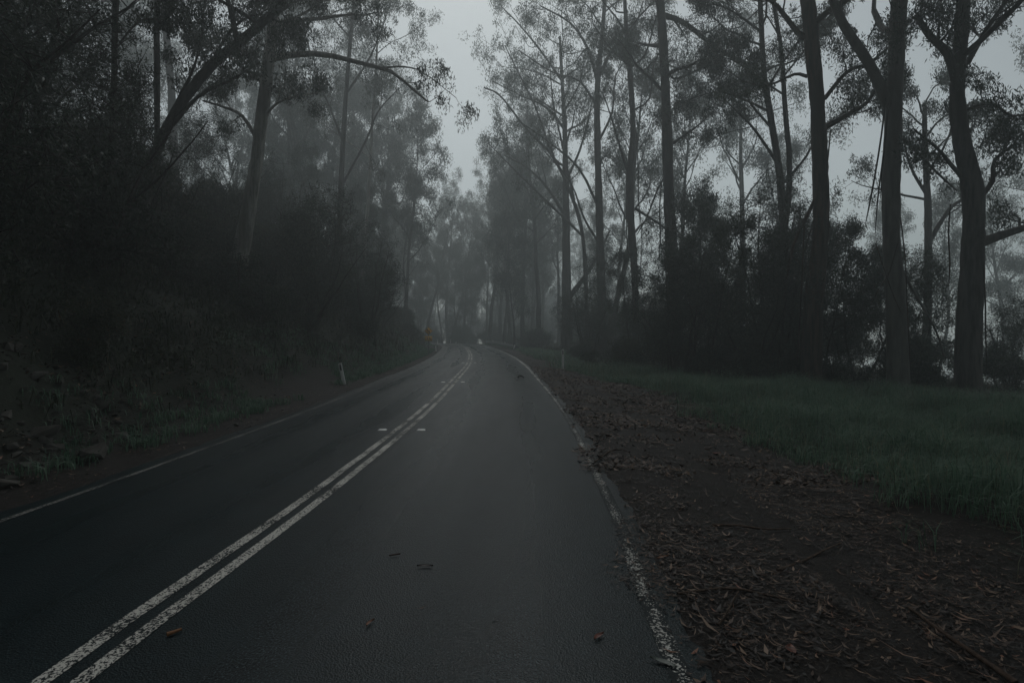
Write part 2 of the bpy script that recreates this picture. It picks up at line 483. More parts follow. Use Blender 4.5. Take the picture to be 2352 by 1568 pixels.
def leaves(rg, C, rad, n, ln, wd, droop=0.75):
    """n leaves about every clump centre C: pointed blades that hang"""
    C = np.repeat(np.asarray(C), n, 0); rad = np.repeat(np.broadcast_to(rad, (len(C) // n,)), n)
    m = len(C)
    q = rg.normal(0, 1, (m, 3)); q /= (np.linalg.norm(q, axis=1)[:, None] + 1e-9)
    q *= (rg.random((m, 1)) ** 0.45)
    c = C + q * rad[:, None] * np.array([0.8, 0.8, 0.95])
    d = rg.normal(0, 0.62, (m, 3)); d[:, 2] -= droop
    d /= np.linalg.norm(d, axis=1)[:, None]
    s = np.cross(d, rg.normal(0, 1, (m, 3))); s /= np.linalg.norm(s, axis=1)[:, None] + 1e-9
    l = (ln * (0.6 + 0.8 * rg.random(m)))[:, None]; w = (wd * (0.7 + 0.6 * rg.random(m)))[:, None]
    a = c - d * l * 0.5; e = c + d * l * 0.5; mdl = c - d * l * 0.08
    V = np.stack([a, mdl + s * w * 0.5, e, mdl - s * w * 0.5], 1).reshape(-1, 3)
    F = np.arange(m * 4).reshape(-1, 4)
    clump = np.repeat(rg.random(m // n), n)
    rnd = np.clip(0.55 * rg.random(m) + 0.45 * clump, 0, 1)
    return V, F, rnd

class Tree:
    """trunk and limbs are polylines with radii; twigs and leaf clumps follow from the limbs"""
    def __init__(s, seed): s.rg = np.random.default_rng(seed); s.limbs = []; s.twigs = []; s.clumps = []; s.crad = []
    def limb(s, P, r, leafy=1.0, start=0.3, sub=6, sublen=0.42, clump_r=0.6):
        P = np.asarray(P, float); rg = s.rg
        s.limbs.append((P, r))
        Ltot = np.linalg.norm(np.diff(P, axis=0), axis=1).sum()
        if leafy <= 0: return
        for j in range(max(1, int(round(sub * leafy)))):
            t = start + (1 - start) * (j + rg.random()) / max(1, sub * leafy)
            t = min(t, 0.999); u = t * (len(P) - 1); i = int(u)
            p = P[i] + (P[i + 1] - P[i]) * (u - i); d = unit(P[i + 1] - P[i])
            v = unit(d * 0.75 + rg.normal(0, 0.65, 3) + np.array([0, 0, 0.18]))
            L2 = Ltot * sublen * (0.7 + 0.6 * rg.random()) * (1 - 0.35 * t)
            Q = grow(rg, p, v, L2, 6, 0.22, 0.05)
            rr = np.interp(u, np.arange(len(P)), r)
            s.twigs.append((Q, np.linspace(max(0.012, rr * 0.5), 0.008, 6)))
            for q in range(4):
                tt = 1 + int(q * 1.0) + (1 if q == 3 else 0)
                b0 = Q[min(5, tt + 1)]
                v2 = unit(unit(Q[-1] - Q[0]) * 0.7 + rg.normal(0, 0.7, 3))
                W = grow(rg, b0, v2, (0.55 + 0.5 * rg.random()) * max(0.5, L2 * 0.38), 4, 0.25, -0.02)
                s.twigs.append((W, np.linspace(0.012, 0.005, 4)))
                s.clumps.append(W[-1]); s.crad.append(clump_r * (0.5 + 0.75 * rg.random()))
            s.clumps.append(Q[-1]); s.crad.append(clump_r * (0.8 + 0.5 * rg.random()))
    def auto(s, P, r, n, length, t0=0.45, elev=(0.25, 0.9), **kw):
        """limbs sprouting from the trunk above t0"""
        rg = s.rg; az = rg.random() * 6.28
        for j in range(n):
            t = t0 + (1 - t0) * ((j + 0.6 * rg.random()) / n) ** 0.9
            u = min(t, 0.995) * (len(P) - 1); i = int(u)
            p = P[i] + (P[i + 1] - P[i]) * (u - i)
            az += 2.4 + rg.normal(0, 0.3)
            e = elev[0] + (elev[1] - elev[0]) * rg.random() + 0.35 * max(0, t - 0.6)
            v = np.array([math.cos(az) * math.cos(e), math.sin(az) * math.cos(e), math.sin(e)])
            Ln = length * (0.65 + 0.6 * rg.random()) * (1 - 0.45 * max(0, (t - t0) / (1 - t0) - 0.3))
            Q = grow(rg, p, v, Ln, 8, 0.16, 0.05)
            rr = np.interp(u, np.arange(len(P)), r)
            s.limb(Q, np.linspace(rr * 0.5, max(0.02, rr * 0.1), 8), **kw)
    def build(s, root, trunk, tr, bark, leafm, n=40, ln=0.17, wd=0.034, sides=10, limbs_apart=True, flare=0.0, droop=0.75, gone=0.0):
        droop = 1.05
        P = spline(trunk, max(14, (9 if sides > 10 else 4) * len(trunk))); r = np.interp(np.linspace(0, 1, len(P)), np.linspace(0, 1, len(tr)), tr)
        base = P[0].copy()
        if flare:
            hgt = np.linalg.norm(P - base, axis=1); r = r * (1 + flare * np.exp(-hgt / 0.6))
            P = np.vstack([base - np.array([0, 0, 0.8]), P]); r = np.r_[r[0] * 1.15, r]
        loc = np.array(root.location)
        V, F = tube(P, r, sides, 0.10)
        mesh_np('trunk', V - loc + np.random.default_rng(len(V)).normal(0, 0.012 * tr[0] * 2, V.shape) * (sides > 10), F, bark, root, True)
        if limbs_apart:
            for Q, rr in s.limbs:
                V, F = tube(Q, rr, 6); mesh_np('limb', V - loc, F, bark, root, True)
        else:
            mb = MB()
            for Q, rr in s.limbs: mb.tube(Q - loc, rr, 5)
            if mb.n: mb.build('limb', bark, root, True, kind='stuff')
        if s.twigs:
            mb = MB()
            for Q, rr in s.twigs: mb.tube(Q - loc, rr, 3)
            mb.build('twig', bark, root, False, kind='stuff')
        if s.clumps:
            V, F, q = leaves(s.rg, np.array(s.clumps), np.array(s.crad), n, ln, wd, droop)
            mesh_np('crown', V - loc, F, leafm, root, rnd=q, kind='stuff')

def copy_thing(root, loc, rz, sc, label=None, group=None, tilt=(0, 0)):
    c = root.copy(); COL.objects.link(c)
    c.location = loc; c.rotation_euler = (tilt[0], tilt[1], rz); c.scale = (sc, sc, sc)
    if label: c['label'] = label
    if group: c['group'] = group
    for ch in root.children:
        k = ch.copy(); COL.objects.link(k); k.parent = c
    return c

# ------------------------------------------------------------------ the big trees one can tell apart
def hero(name, label, Y, trunk_px, widths, limbs=(), auto=None, bark='bark_dark', top=None, seed=1, n=34, ln=0.17, wd=0.036, base=None, leafm='gum_leaf', clump_r=0.55, flare=0.35, sides=18, cat='tree', group=None):
    """trunk_px: picture points bottom to top at depth Y; widths in picture px"""
    pts = [at(px, py, Y + (q[0] if q else 0)) for px, py, *q in trunk_px]
    x0, y0 = pts[0][0], pts[0][1]
    z0 = gz(x0, y0)
    pts[0][2] = z0 - 0.05 if base is None else base
    tr = [w / 1307 * Y / 2 / math.sqrt(1 + ((q[0] - 1176) / 1307) ** 2) * 0.95 for w, q in zip(widths, trunk_px)]
    if top is not None:                                  # the trunk goes on above the frame
        d = unit(pts[-1] - pts[-2]); d = unit(d + np.array([0, 0, 0.6]))
        while pts[-1][2] < top:
            pts.append(pts[-1] + d * 3.0); tr.append(tr[-1] * 0.84)
    root = empty(name, (x0, y0, z0), label, cat, group)
    t = Tree(seed)
    P = spline(pts, 40); r = np.interp(np.linspace(0, 1, 40), np.linspace(0, 1, len(tr)), tr)
    for lp, w0, w1, leafy, kw in limbs:
        Q = spline([at(px, py, Y + (q[0] if q else 0)) for px, py, *q in lp], 10)
        t.limb(Q, np.linspace(w0, w1, 10) / 1307 * Y / 2, leafy, clump_r=kw.get('clump_r', clump_r), sub=kw.get('sub', 6), start=kw.get('start', 0.3), sublen=kw.get('sublen', 0.42))
    if auto: t.auto(P, r, clump_r=clump_r, **auto)
    t.build(root, pts, tr, M[bark], M[leafm], int(n * 1.7), ln * 1.05, wd * 1.1, sides, flare=flare)
    return root

K = {}
# -- downhill side
hero('gum_tree', 'straight gum trunk with flared dark foot beyond the far end of the grassy verge', 60,
     [(1303, 800), (1301, 600), (1299, 420), (1296, 280), (1290, 180), (1285, 90)], [27, 20, 15, 11, 8, 5],
     [([(1302, 690), (1340, 640), (1372, 590, 1), (1400, 530, 1)], 13, 4, 0.6, K),
      ([(1299, 500), (1262, 440), (1215, 390, -2), (1160, 360, -3)], 8, 2, 1.0, K),
      ([(1298, 420), (1330, 350), (1352, 270), (1368, 200, 2)], 7, 2, 1.0, K),
      ([(1296, 300), (1255, 250), (1200, 225), (1130, 190, -3)], 7, 2, 1.2, K),
      ([(1290, 190), (1240, 120), (1190, 60), (1150, 20)], 6, 2, 1.3, K)],
     dict(n=12, length=8, t0=0.42), 'bark_grey', None, 21, n=30, ln=0.24, wd=0.055, clump_r=0.8)
hero('gum_tree', 'slim leaning gum whose bare limbs sweep out towards the gap above the road', 55,
     [(1352, 800), (1340, 560), (1312, 450), (1268, 360), (1210, 300), (1150, 225), (1112, 205)], [11, 9, 8, 7, 5, 4, 3],
     [([(1318, 460), (1290, 330), (1270, 240), (1262, 150, -1)], 6, 2, 1.0, K),
      ([(1335, 540), (1262, 470), (1190, 400), (1120, 330, -2)], 6, 2, 0.9, K),
      ([(1268, 360), (1230, 250), (1190, 170), (1160, 110)], 5, 2, 1.0, K)],
     None, 'bark_grey', None, 22, n=26, ln=0.22, wd=0.05, clump_r=0.75)
hero('gum_tree', 'tall dark gum with a fork near its top, just behind the white post', 50,
     [(1388, 805), (1380, 620), (1375, 450), (1371, 300), (1372, 190), (1384, 60)], [26, 20, 17, 15, 13, 9],
     [([(1372, 195), (1350, 120), (1310, 60), (1240, 20, -2)], 9, 3, 1.2, K),
      ([(1372, 185), (1405, 120), (1450, 80), (1475, 10, 2)], 9, 3, 1.0, K),
      ([(1375, 480), (1330, 390), (1262, 330, -2), (1190, 280, -4)], 7, 2, 0.9, K),
      ([(1373, 330), (1405, 260), (1412, 180), (1440, 140)], 6, 2, 0.9, K),
      ([(1376, 560), (1340, 500), (1310, 420), (1250, 350, -2)], 6, 2, 0.5, K),
      ([(1371, 250), (1330, 190), (1268, 170, -2), (1190, 120, -3)], 6, 2, 1.2, K)],
     dict(n=12, length=7.0, t0=0.55), 'bark_dark', 36, 23, n=30, ln=0.22, wd=0.05, clump_r=0.75)
r3 = hero('gum_tree', 'dark gum with strings of loose bark hanging down its kinked trunk', 42,
     [(1462, 800), (1458, 640), (1448, 500), (1446, 400), (1453, 300), (1445, 170), (1436, 60)], [19, 16, 19, 17, 14, 12, 9],
     [([(1448, 420), (1420, 330), (1405, 280), (1385, 220, -1)], 7, 2, 0.4, K),
      ([(1440, 150), (1415, 130), (1395, 110), (1360, 60, -1)], 9, 3, 1.2, K),
      ([(1446, 160), (1480, 130), (1500, 60), (1512, 20)], 6, 2, 1.0, K),
      ([(1458, 480), (1490, 500), (1520, 520), (1546, 545)], 7, 4, 0.0, K),
      ([(1446, 260), (1490, 230), (1500, 150), (1540, 90)], 5, 2, 0.9, K)],
     dict(n=12, length=6.0, t0=0.6), 'bark_dark', 31, 24, n=32, ln=0.19, wd=0.042, clump_r=0.65)
r4 = hero('gum_tree', 'straight bare dark trunk rising behind the top of the big dark bush', 35,
     [(1552, 815), (1546, 640), (1536, 470), (1530, 300), (1524, 160), (1512, -20)], [34, 30, 27, 24, 22, 19],
     [([(1518, 40), (1570, 60), (1650, 120), (1740, 165, -1)], 14, 8, 0.9, dict(sub=7, start=0.15)),
      ([(1532, 340), (1560, 320), (1590, 300), (1625, 270, 1)], 8, 3, 1.0, dict(sub=7)),
      ([(1535, 390), (1508, 440), (1485, 500), (1462, 540, 1)], 5, 2, 0.2, K),
      ([(1524, 150), (1545, 185), (1600, 165), (1650, 130, 1)], 6, 2, 1.0, K)],
     dict(n=13, length=6.0, t0=0.5, sub=7), 'bark_dark', 27, 25, n=40, ln=0.17, wd=0.036, clump_r=0.55)
r5 = hero('gum_tree', 'slender forked tree with dark twin stems growing out of the dark bush top', 30,
     [(1800, 850), (1800, 640), (1792, 440), (1772, 300), (1752, 180), (1742, 20)], [22, 20, 19, 16, 14, 12],
     [([(1798, 560), (1812, 400), (1800, 260), (1790, 120), (1765, -20)], 15, 9, 0.6, dict(sub=6, start=0.5)),
      ([(1785, 380), (1730, 300), (1690, 260), (1650, 220)], 8, 3, 1.2, dict(sub=8)),
      ([(1772, 300), (1720, 240), (1700, 190), (1640, 150)], 7, 2, 1.2, dict(sub=8)),
      ([(1800, 420), (1850, 360), (1880, 300), (1935, 260)], 7, 2, 1.0, K),
      ([(1757, 210), (1800, 140), (1840, 90), (1900, 60)], 6, 2, 1.0, dict(sub=8)),
      ([(1765, 260), (1700, 230), (1640, 215), (1560, 240, 1)], 6, 2, 1.1, dict(sub=8)),
      ([(1745, 80), (1690, 40), (1650, 20), (1600, 10)], 7, 2, 1.2, dict(sub=8))],
     dict(n=12, length=5.0, t0=0.45, sub=7), 'bark_dark', 22, 26, n=42, ln=0.15, wd=0.036, clump_r=0.5)
r6 = hero('gum_tree', 'thick brown stringy-barked trunk between the dark bush and the smooth grey trunk', 23,
     [(1862, 880), (1868, 700), (1884, 520), (1880, 380), (1872, 230), (1855, 60), (1840, -80)], [54, 47, 40, 38, 37, 35, 33],
     [([(1885, 300), (1945, 265), (1985, 240), (2020, 190)], 13, 6, 1.0, dict(sub=8)),
      ([(1880, 440), (1850, 500), (1822, 560), (1805, 640)], 10, 5, 0.3, K),
      ([(1890, 230), (1940, 170), (1990, 150), (2040, 110)], 10, 5, 1.0, dict(sub=7)),
      ([(1850, 180), (1820, 175), (1760, 200), (1700, 190, -1)], 8, 3, 0.9, K)],
     dict(n=14, length=6.5, t0=0.5, sub=8), 'bark_brown', 25, 27, n=46, ln=0.15, wd=0.034, clump_r=0.5)
r7 = hero('gum_tree', 'smooth pale grey trunk hung with long loose ribbons of bark', 21.5,
     [(2064, 880), (2058, 720), (2046, 560), (2044, 400), (2050, 200), (2056, 40), (2060, -90)], [56, 50, 47, 44, 42, 40, 37],
     [([(2038, 250), (1990, 150), (1930, 60), (1890, -40)], 26, 18, 0.5, dict(sub=4, start=0.5)),
      ([(2068, 620), (2110, 690), (2150, 760), (2170, 820)], 8, 3, 0.0, K),
      ([(2070, 320), (2110, 360), (2150, 400), (2195, 440)], 9, 4, 0.4, K)],
     dict(n=14, length=6.5, t0=0.5, sub=8), 'bark_pale', 24, 28, n=46, ln=0.15, wd=0.034, clump_r=0.5)
r8 = hero('gum_tree', 'huge crooked grey trunk that bends near its middle, beside the far downhill gap', 20,
     [(2222, 895), (2226, 720), (2232, 560), (2230, 440), (2205, 330), (2192, 230), (2200, 80), (2208, -80)], [70, 64, 61, 57, 45, 40, 37, 33],
     [([(2195, 210), (2170, 130), (2130, 90), (2095, 40)], 22, 12, 0.9, dict(sub=7)),
      ([(2245, 560), (2300, 540), (2360, 520), (2460, 480)], 24, 10, 0.7, dict(sub=5, start=0.5)),
      ([(2240, 460), (2275, 420), (2280, 370), (2330, 330)], 14, 6, 0.9, dict(sub=6)),
      ([(2225, 430), (2180, 380), (2150, 345), (2095, 300)], 12, 4, 0.5, K),
      ([(2215, 150), (2260, 70), (2300, 10), (2330, -60)], 13, 7, 0.7, K),
      ([(2200, 260), (2270, 240), (2320, 270), (2400, 250)], 9, 4, 1.2, dict(sub=9, start=0.1))],
     dict(n=13, length=6.0, t0=0.55, sub=8), 'bark_grey', 23, 29, n=46, ln=0.15, wd=0.034, clump_r=0.5)
hero('gum_tree', 'small misty gum seen between the smooth grey trunk and the crooked one', 32,
     [(2128, 850), (2130, 620), (2128, 480), (2120, 330), (2118, 240)], [24, 20, 18, 14, 10],
     [([(2130, 560), (2165, 500), (2190, 470), (2230, 450)], 12, 5, 0.8, K),
      ([(2126, 450), (2095, 400), (2080, 360), (2070, 320)], 8, 3, 0.8, K)],
     dict(n=8, length=4.5, t0=0.5), 'bark_grey', 14, 30, n=34, ln=0.17, wd=0.04, clump_r=0.55)
# -- uphill side, rooted on the bank
hero('gum_tree', 'big pale gum leaning slightly on the bank with one long limb reaching over the road', 25,
     [(545, 640), (570, 500), (592, 370), (606, 260), (622, 140), (640, -40)], [42, 36, 32, 30, 30, 26],
     [([(622, 140), (700, 128), (770, 134), (830, 150), (900, 168), (945, 205), (985, 238)], 17, 4, 0.25, dict(sub=6, start=0.25, sublen=0.25)),
      ([(880, 160), (930, 158), (975, 172, 1), (1048, 228, 1)], 5, 1.5, 0.5, dict(sub=3, sublen=0.3)),
      ([(606, 280), (640, 240), (690, 225), (740, 215)], 8, 3, 1.2, dict(sub=7)),
      ([(598, 330), (560, 270), (520, 250), (470, 235)], 10, 4, 0.8, K),
      ([(615, 200), (560, 160), (510, 120), (455, 110)], 9, 4, 1.1, dict(sub=7)),
      ([(628, 90), (680, 50), (730, 20), (780, -20)], 9, 4, 1.2, dict(sub=7))],
     dict(n=10, length=5.5, t0=0.55), 'bark_white', 24, 31, n=42, ln=0.16, wd=0.036, clump_r=0.5)
hero('gum_tree', 'dark gum bending steeply over the scrub with a thick slanting limb', 20,
     [(318, 560), (350, 390), (390, 290), (440, 215), (500, 145), (570, 90), (660, 10)], [30, 27, 26, 26, 24, 22, 18],
     [([(372, 340), (410, 240), (450, 160), (470, 80)], 10, 4, 0.5, K),
      ([(400, 290), (460, 225), (530, 190), (600, 150)], 11, 4, 0.9, dict(sub=7)),
      ([(550, 100), (540, 40), (520, -20), (490, -60)], 9, 4, 1.2, dict(sub=9)),
      ([(480, 165), (540, 70), (600, 40), (650, 60)], 8, 3, 1.2, dict(sub=8))],
     dict(n=5, length=4.0, t0=0.7), 'bark_dark', None, 32, n=44, ln=0.15, wd=0.036, clump_r=0.45)
hero('gum_tree', 'thin straight dark stem standing clear against bright sky above the scrub', 22,
     [(362, 520), (365, 300), (366, 120), (368, -60)], [17, 15, 15, 14], [([(366, 60), (400, 20), (440, 0), (480, -30)], 5, 2, 1.0, K)],
     dict(n=7, length=4.0, t0=0.75), 'bark_dark', 21, 33, n=36, ln=0.15, wd=0.036, clump_r=0.45)
hero('gum_tree', 'thin dark trunk with a rusty brown patch, at the edge of the darkest thicket', 16,
     [(246, 640), (256, 420), (266, 250), (270, 100), (276, -60)], [20, 18, 17, 16, 15],
     [([(270, 120), (320, 60), (360, 50), (420, 60)], 5, 2, 0.9, dict(sub=7))],
     dict(n=8, length=4.0, t0=0.55), 'bark_brown', 17, 34, n=44, ln=0.14, wd=0.036, clump_r=0.42, leafm='dark_leaf')
hero('gum_tree', 'slim misty gum with a forked crown on the bank behind the long overhanging limb', 44,
     [(775, 600), (785, 430), (793, 280), (805, 130), (818, -10)], [15, 13, 11, 9, 7],
     [([(790, 330), (760, 250), (735, 190), (720, 120)], 6, 2, 1.1, K), ([(797, 220), (850, 140), (880, 70), (900, 10)], 6, 2, 1.1, K),
      ([(785, 430), (840, 330), (870, 260), (915, 210)], 6, 2, 1.1, K)],
     dict(n=8, length=6.0, t0=0.5), 'bark_grey', 31, 35, n=32, ln=0.2, wd=0.046, clump_r=0.65)
hero('gum_tree', 'thin pale sapling trunk halfway along the bank, catching light below its crown', 48,
     [(832, 690), (838, 580), (848, 440), (856, 300), (866, 160)], [9, 8, 8, 7, 5], [],
     dict(n=9, length=5.5, t0=0.4), 'bark_white', 28, 36, n=32, ln=0.2, wd=0.048, clump_r=0.7)

# ribbons of loose bark hanging from the smooth trunk and the kinked one
def ribbons(root, Y, items, mat):
    loc = np.array(root.location)
    for pts, w in items:
        Q = spline([at(px, py, Y + (q[0] if q else -0.35)) for px, py, *q in pts], 8) - loc
        V, F = tube(Q, np.r_[np.full(6, w), w * 0.8, w * 0.3], 4); V = V.copy()
        mesh_np('bark_strip', V, F, mat, root)
ribbons(r7, 21.5, [([(2030, 230), (2018, 330), (2002, 430), (1985, 520)], 0.035), ([(2034, 250), (2026, 350), (2014, 450), (2008, 540)], 0.03),
                   ([(2036, 240), (2030, 330), (2022, 400), (2020, 470)], 0.022), ([(2060, 560), (2040, 630), (2020, 660), (2000, 700)], 0.02),
                   ([(2010, 560), (2030, 620), (2052, 680), (2070, 720)], 0.02), ([(2066, 500), (2078, 600), (2084, 720), (2092, 850)], 0.025)], M['bark_brown'])
ribbons(r8, 20, [([(2180, 470), (2176, 540), (2180, 600), (2178, 660)], 0.03), ([(2256, 600), (2262, 680), (2264, 760), (2268, 850)], 0.03)], M['bark_brown'])
ribbons(r4, 35, [([(1542, 560), (1560, 640), (1564, 720), (1568, 800)], 0.05), ([(1518, 420), (1514, 480), (1516, 540), (1512, 600)], 0.04)], M['bark_dark'])
ribbons(r6, 23, [([(1904, 300), (1900, 350), (1897, 380), (1896, 400)], 0.03), ([(1846, 520), (1842, 620), (1838, 720), (1832, 830)], 0.03)], M['bark_brown'])
ribbons(r3, 42, [([(1460, 300), (1464, 380), (1466, 450), (1468, 520)], 0.04), ([(1440, 420), (1438, 500), (1440, 560), (1444, 600)], 0.04),
                 ([(1470, 620), (1474, 560), (1470, 500), (1462, 440)], 0.035)], M['bark_dark'])

# ------------------------------------------------------------------ gum trees of the wood
def template(seed, H, r0, bark, lean=0.04, nl=11, L=6.0, t0=0.42, n=36, clump=0.85, fork=False):
    rg = np.random.default_rng(seed)
    root = empty('gum_tree', (0, 0, 0))
    P = [np.zeros(3)]; d = np.array([rg.normal(0, lean), rg.normal(0, lean), 1.0])
    for i in range(9):
        d = unit(d + np.array([rg.normal(0, 0.045), rg.normal(0, 0.045), 0.03])); P.append(P[-1] + d * H / 9)
    P = np.array(P); r = np.interp(np.linspace(0, 1, 10), [0, 0.1, 0.6, 1], [r0 * 1.25, r0, r0 * 0.6, r0 * 0.12])
    t = Tree(seed + 100)
    t.auto(P, r, nl + 4, L, t0, elev=(0.4, 1.15), clump_r=clump, sub=7, sublen=0.42)
    t.build(root, P, r, M[bark], M['gum_leaf'], n, 0.27, 0.066, 8, flare=0.3)
    return root
TPL = [template(51, 29, 0.32, 'bark_grey', 0.05, 12, 7.0, 0.42), template(52, 25, 0.24, 'bark_pale', 0.07, 11, 6.0, 0.38),
       template(53, 32, 0.36, 'bark_dark', 0.03, 12, 7.5, 0.5), template(54, 21, 0.18, 'bark_grey', 0.09, 10, 5.0, 0.3),
       template(55, 27, 0.28, 'bark_grey', 0.12, 11, 7.0, 0.36), template(56, 16, 0.12, 'bark_dark', 0.1, 10, 4.0, 0.22)]

ZONES = {
    'far': ('slender gum tree dissolving into the fog beyond the bend of the road', 'foggy gum trees beyond the bend'),
    'bank': ('gum tree rising out of the scrub on the uphill bank, greyed by mist', 'gum trees along the uphill bank'),
    'near': ('out-of-frame gum tree added beside the near road, its crown leaning in to shade it', 'out-of-frame gum trees added to shade the near road'),
    'sapling': ('young gum sapling poking out of the dark thicket', 'gum saplings in the thicket'),
    'down': ('gum tree in the misty wood on the downhill side, behind the roadside trunks', 'gum trees in the downhill wood'),
}
used_tpl = set()
def plant(k, x, y, sc, rz, zone, tilt=(0, 0)):
    lab, grp = ZONES[zone]
    loc = (x, y, gz(x, y) - 0.1)
    root = TPL[k]
    if k not in used_tpl:
        used_tpl.add(k)
        root.location = loc; root.rotation_euler = (tilt[0], tilt[1], rz); root.scale = (sc,) * 3
        tag(root, lab, 'tree', grp)
    else:
        copy_thing(root, loc, rz, sc, lab, grp, tilt)
        c = COL.objects[-1] if False else None

pr = random.Random(5)
def in_gap(x, y, r):
    """keep crowns out of the slot of sky above the carriageway"""
    d, _ = road_d(x, y)
    return d[0]
pts_done = []
def far_enough(x, y, m):
    for (a, b_) in pts_done:
        if (a - x) ** 2 + (b_ - y) ** 2 < m * m: return False
    pts_done.append((x, y)); return True

# uphill bank: the front row leans over the road
cnt = 0
for i in range(3500):
    if cnt >= 32: break
    front = cnt < 7 and i < 900
    y = pr.uniform(62, 108) if front else pr.uniform(30, 125); x = pr.uniform(-60, -6)
    d = in_gap(x, y, 0)
    if not ((-9.6 < d < -6.9) if front else (-40 < d < -9.5)): continue
    if x / y < -0.95 or (y < 58 and (d > -13 or pr.random() < 0.55)): continue
    if not far_enough(x, y, 3.2): continue
    k = pr.choice([1, 3, 4, 3, 4, 0] if front else [0, 1, 2, 3, 4, 4, 3, 5])
    plant(k, x, y, pr.uniform(0.95, 1.22) if y > 45 else pr.uniform(.85, 1), pr.uniform(0, 6.28), 'bank', (pr.uniform(-.03, .03), pr.uniform(0.03, 0.10) if front else pr.uniform(0, .05))); cnt += 1
# downhill wood
cnt = 0
for i in range(2500):
    if cnt >= 22: break
    front = cnt < 6 and i < 1200
    y = pr.uniform(60, 96) if front else pr.uniform(30, 100); x = pr.uniform(-4, 8) if front else pr.uniform(-3, 80)
    d = in_gap(x, y, 0)
    if not ((6.6 < d < 10.5) if front else (9 < d < 75)): continue
    if x / y > 1.0: continue
    if y < 46 and x < 12: continue
    if not far_enough(x, y, 3.2): continue
    k = pr.choice([0, 1, 2, 3, 4, 3, 5, 4])
    plant(k, x, y, pr.uniform(0.9, 1.12), pr.uniform(0, 6.28), 'down', (pr.uniform(-.03, .03), pr.uniform(-0.12, -0.04) if front else pr.uniform(-0.06, 0.02))); cnt += 1
# beyond the bend
cnt = 0
for i in range(2500):
    if cnt >= 80: break
    y = pr.uniform(109.5, 140) if cnt < 22 else pr.uniform(150, 235); x = pr.uniform(-32, 8) if cnt < 22 else pr.uniform(-60, 40)
    d = in_gap(x, y, 0)
    if d < 5.6: continue
    if not far_enough(x, y, 3.4): continue
    plant(pr.choice([0, 1, 2, 3, 4, 3, 5]), x, y, pr.uniform(0.8, 1.05), pr.uniform(0, 6.28), 'far', (0, pr.uniform(-0.04, 0.04))); cnt += 1
for x, y, s_, k in ((-21, 113, 1.0, 1), (-17.5, 112, 1.05, 4), (-14, 114, 0.95, 3), (-11.2, 117, 0.9, 3), (-5.2, 113, 0.9, 1), (-2.4, 111, 1.08, 0), (0.8, 113, 1.15, 4), (3.6, 108, 1.15, 2)):
    plant(k, x, y, s_, pr.uniform(0, 6.28), 'far')
# more wood around the camera, out of frame, added to darken the near road
for i in range(400):
    y = pr.uniform(-30, 19); side = pr.choice([-1, 1]); d0 = side * pr.uniform(5.4, 20)
    x = -2.3 + d0
    if abs(x) < 0.95 * y + 3 or (y < -12 and abs(d0) > 12) or not far_enough(x, y, 2.9): continue
    lean = 0.16 if abs(d0) < 8 else 0.10
    plant(pr.choice([1, 4, 3, 0]), x, y, pr.uniform(0.8, 1.1), pr.uniform(0, 6.28), 'near', (pr.uniform(-.05, .05), -side * lean if abs(d0) < 15 else 0)); near_n = i

# ------------------------------------------------------------------ understorey trees and bushes
def bushy(seed, H, W, nstem, ncl, mat, name='understorey_tree', n=40, ln=0.11, wd=0.036, low=0.15, cr=0.42):
    rg = np.random.default_rng(seed)
    root = empty(name, (0, 0, 0))
    stems = []
    for k in range(nstem):
        a = rg.random() * 6.28
        P = grow(rg, (0.15 * math.cos(a), 0.15 * math.sin(a), -0.2), (0.28 * math.cos(a), 0.28 * math.sin(a), 1), H * (0.75 + 0.25 * rg.random()), 9, 0.12, 0.02)
        stems.append(P)
        r0 = 0.012 * H * (0.7 + 0.5 * rg.random())
        V, F = tube(P, np.linspace(r0, 0.012, 9), 6); mesh_np('stem', V, F, M['bark_dark'], root, True)
    lumps = [(rg.normal(0, 0.38) * W, rg.normal(0, 0.38) * W, H * (low + (1 - low) * rg.random() ** 0.8)) for _ in range(11)]
    C = []; tw = MB()
    allp = np.vstack(stems); fails = 0
    while len(C) < ncl:
        lx, ly, lz = lumps[rg.integers(len(lumps))]
        p = np.array([lx, ly, lz]) + rg.normal(0, 1, 3) * np.array([0.22 * W, 0.22 * W, 0.11 * H])
        if p[2] < low * H * 0.6 or p[2] > H * 1.08: continue
        if math.hypot(p[0], p[1]) > W * (1.0 - 0.4 * max(0, p[2] / H - 0.5) * 2): continue
        C.append(p)
        lower = allp[allp[:, 2] < p[2] - 0.05] if (allp[:, 2] < p[2] - 0.05).any() else allp
        q = lower[((lower - p) ** 2).sum(1).argmin()]
        if ((q - p) ** 2).sum() > 1.3 ** 2 and len(C) > 40: C.pop(); fails += 1
        if fails > 4000: break
        if len(C) and C[-1] is not p: continue
        allp = np.vstack([allp, p])
        mid = (p + q) / 2 + rg.normal(0, 0.12, 3)
        tw.tube(np.array([q, mid, p]), [0.018, 0.012, 0.005], 3)
    tw.build('twig', M['bark_dark'], root, kind='stuff')
    V, F, q = leaves(rg, np.array(C), cr * (0.7 + 0.6 * rg.random(len(C))), n, ln, wd, 0.35)
    mesh_np('crown' if name != 'bush' else 'foliage', V, F, M[mat], root, rnd=q, kind='stuff')
    return root

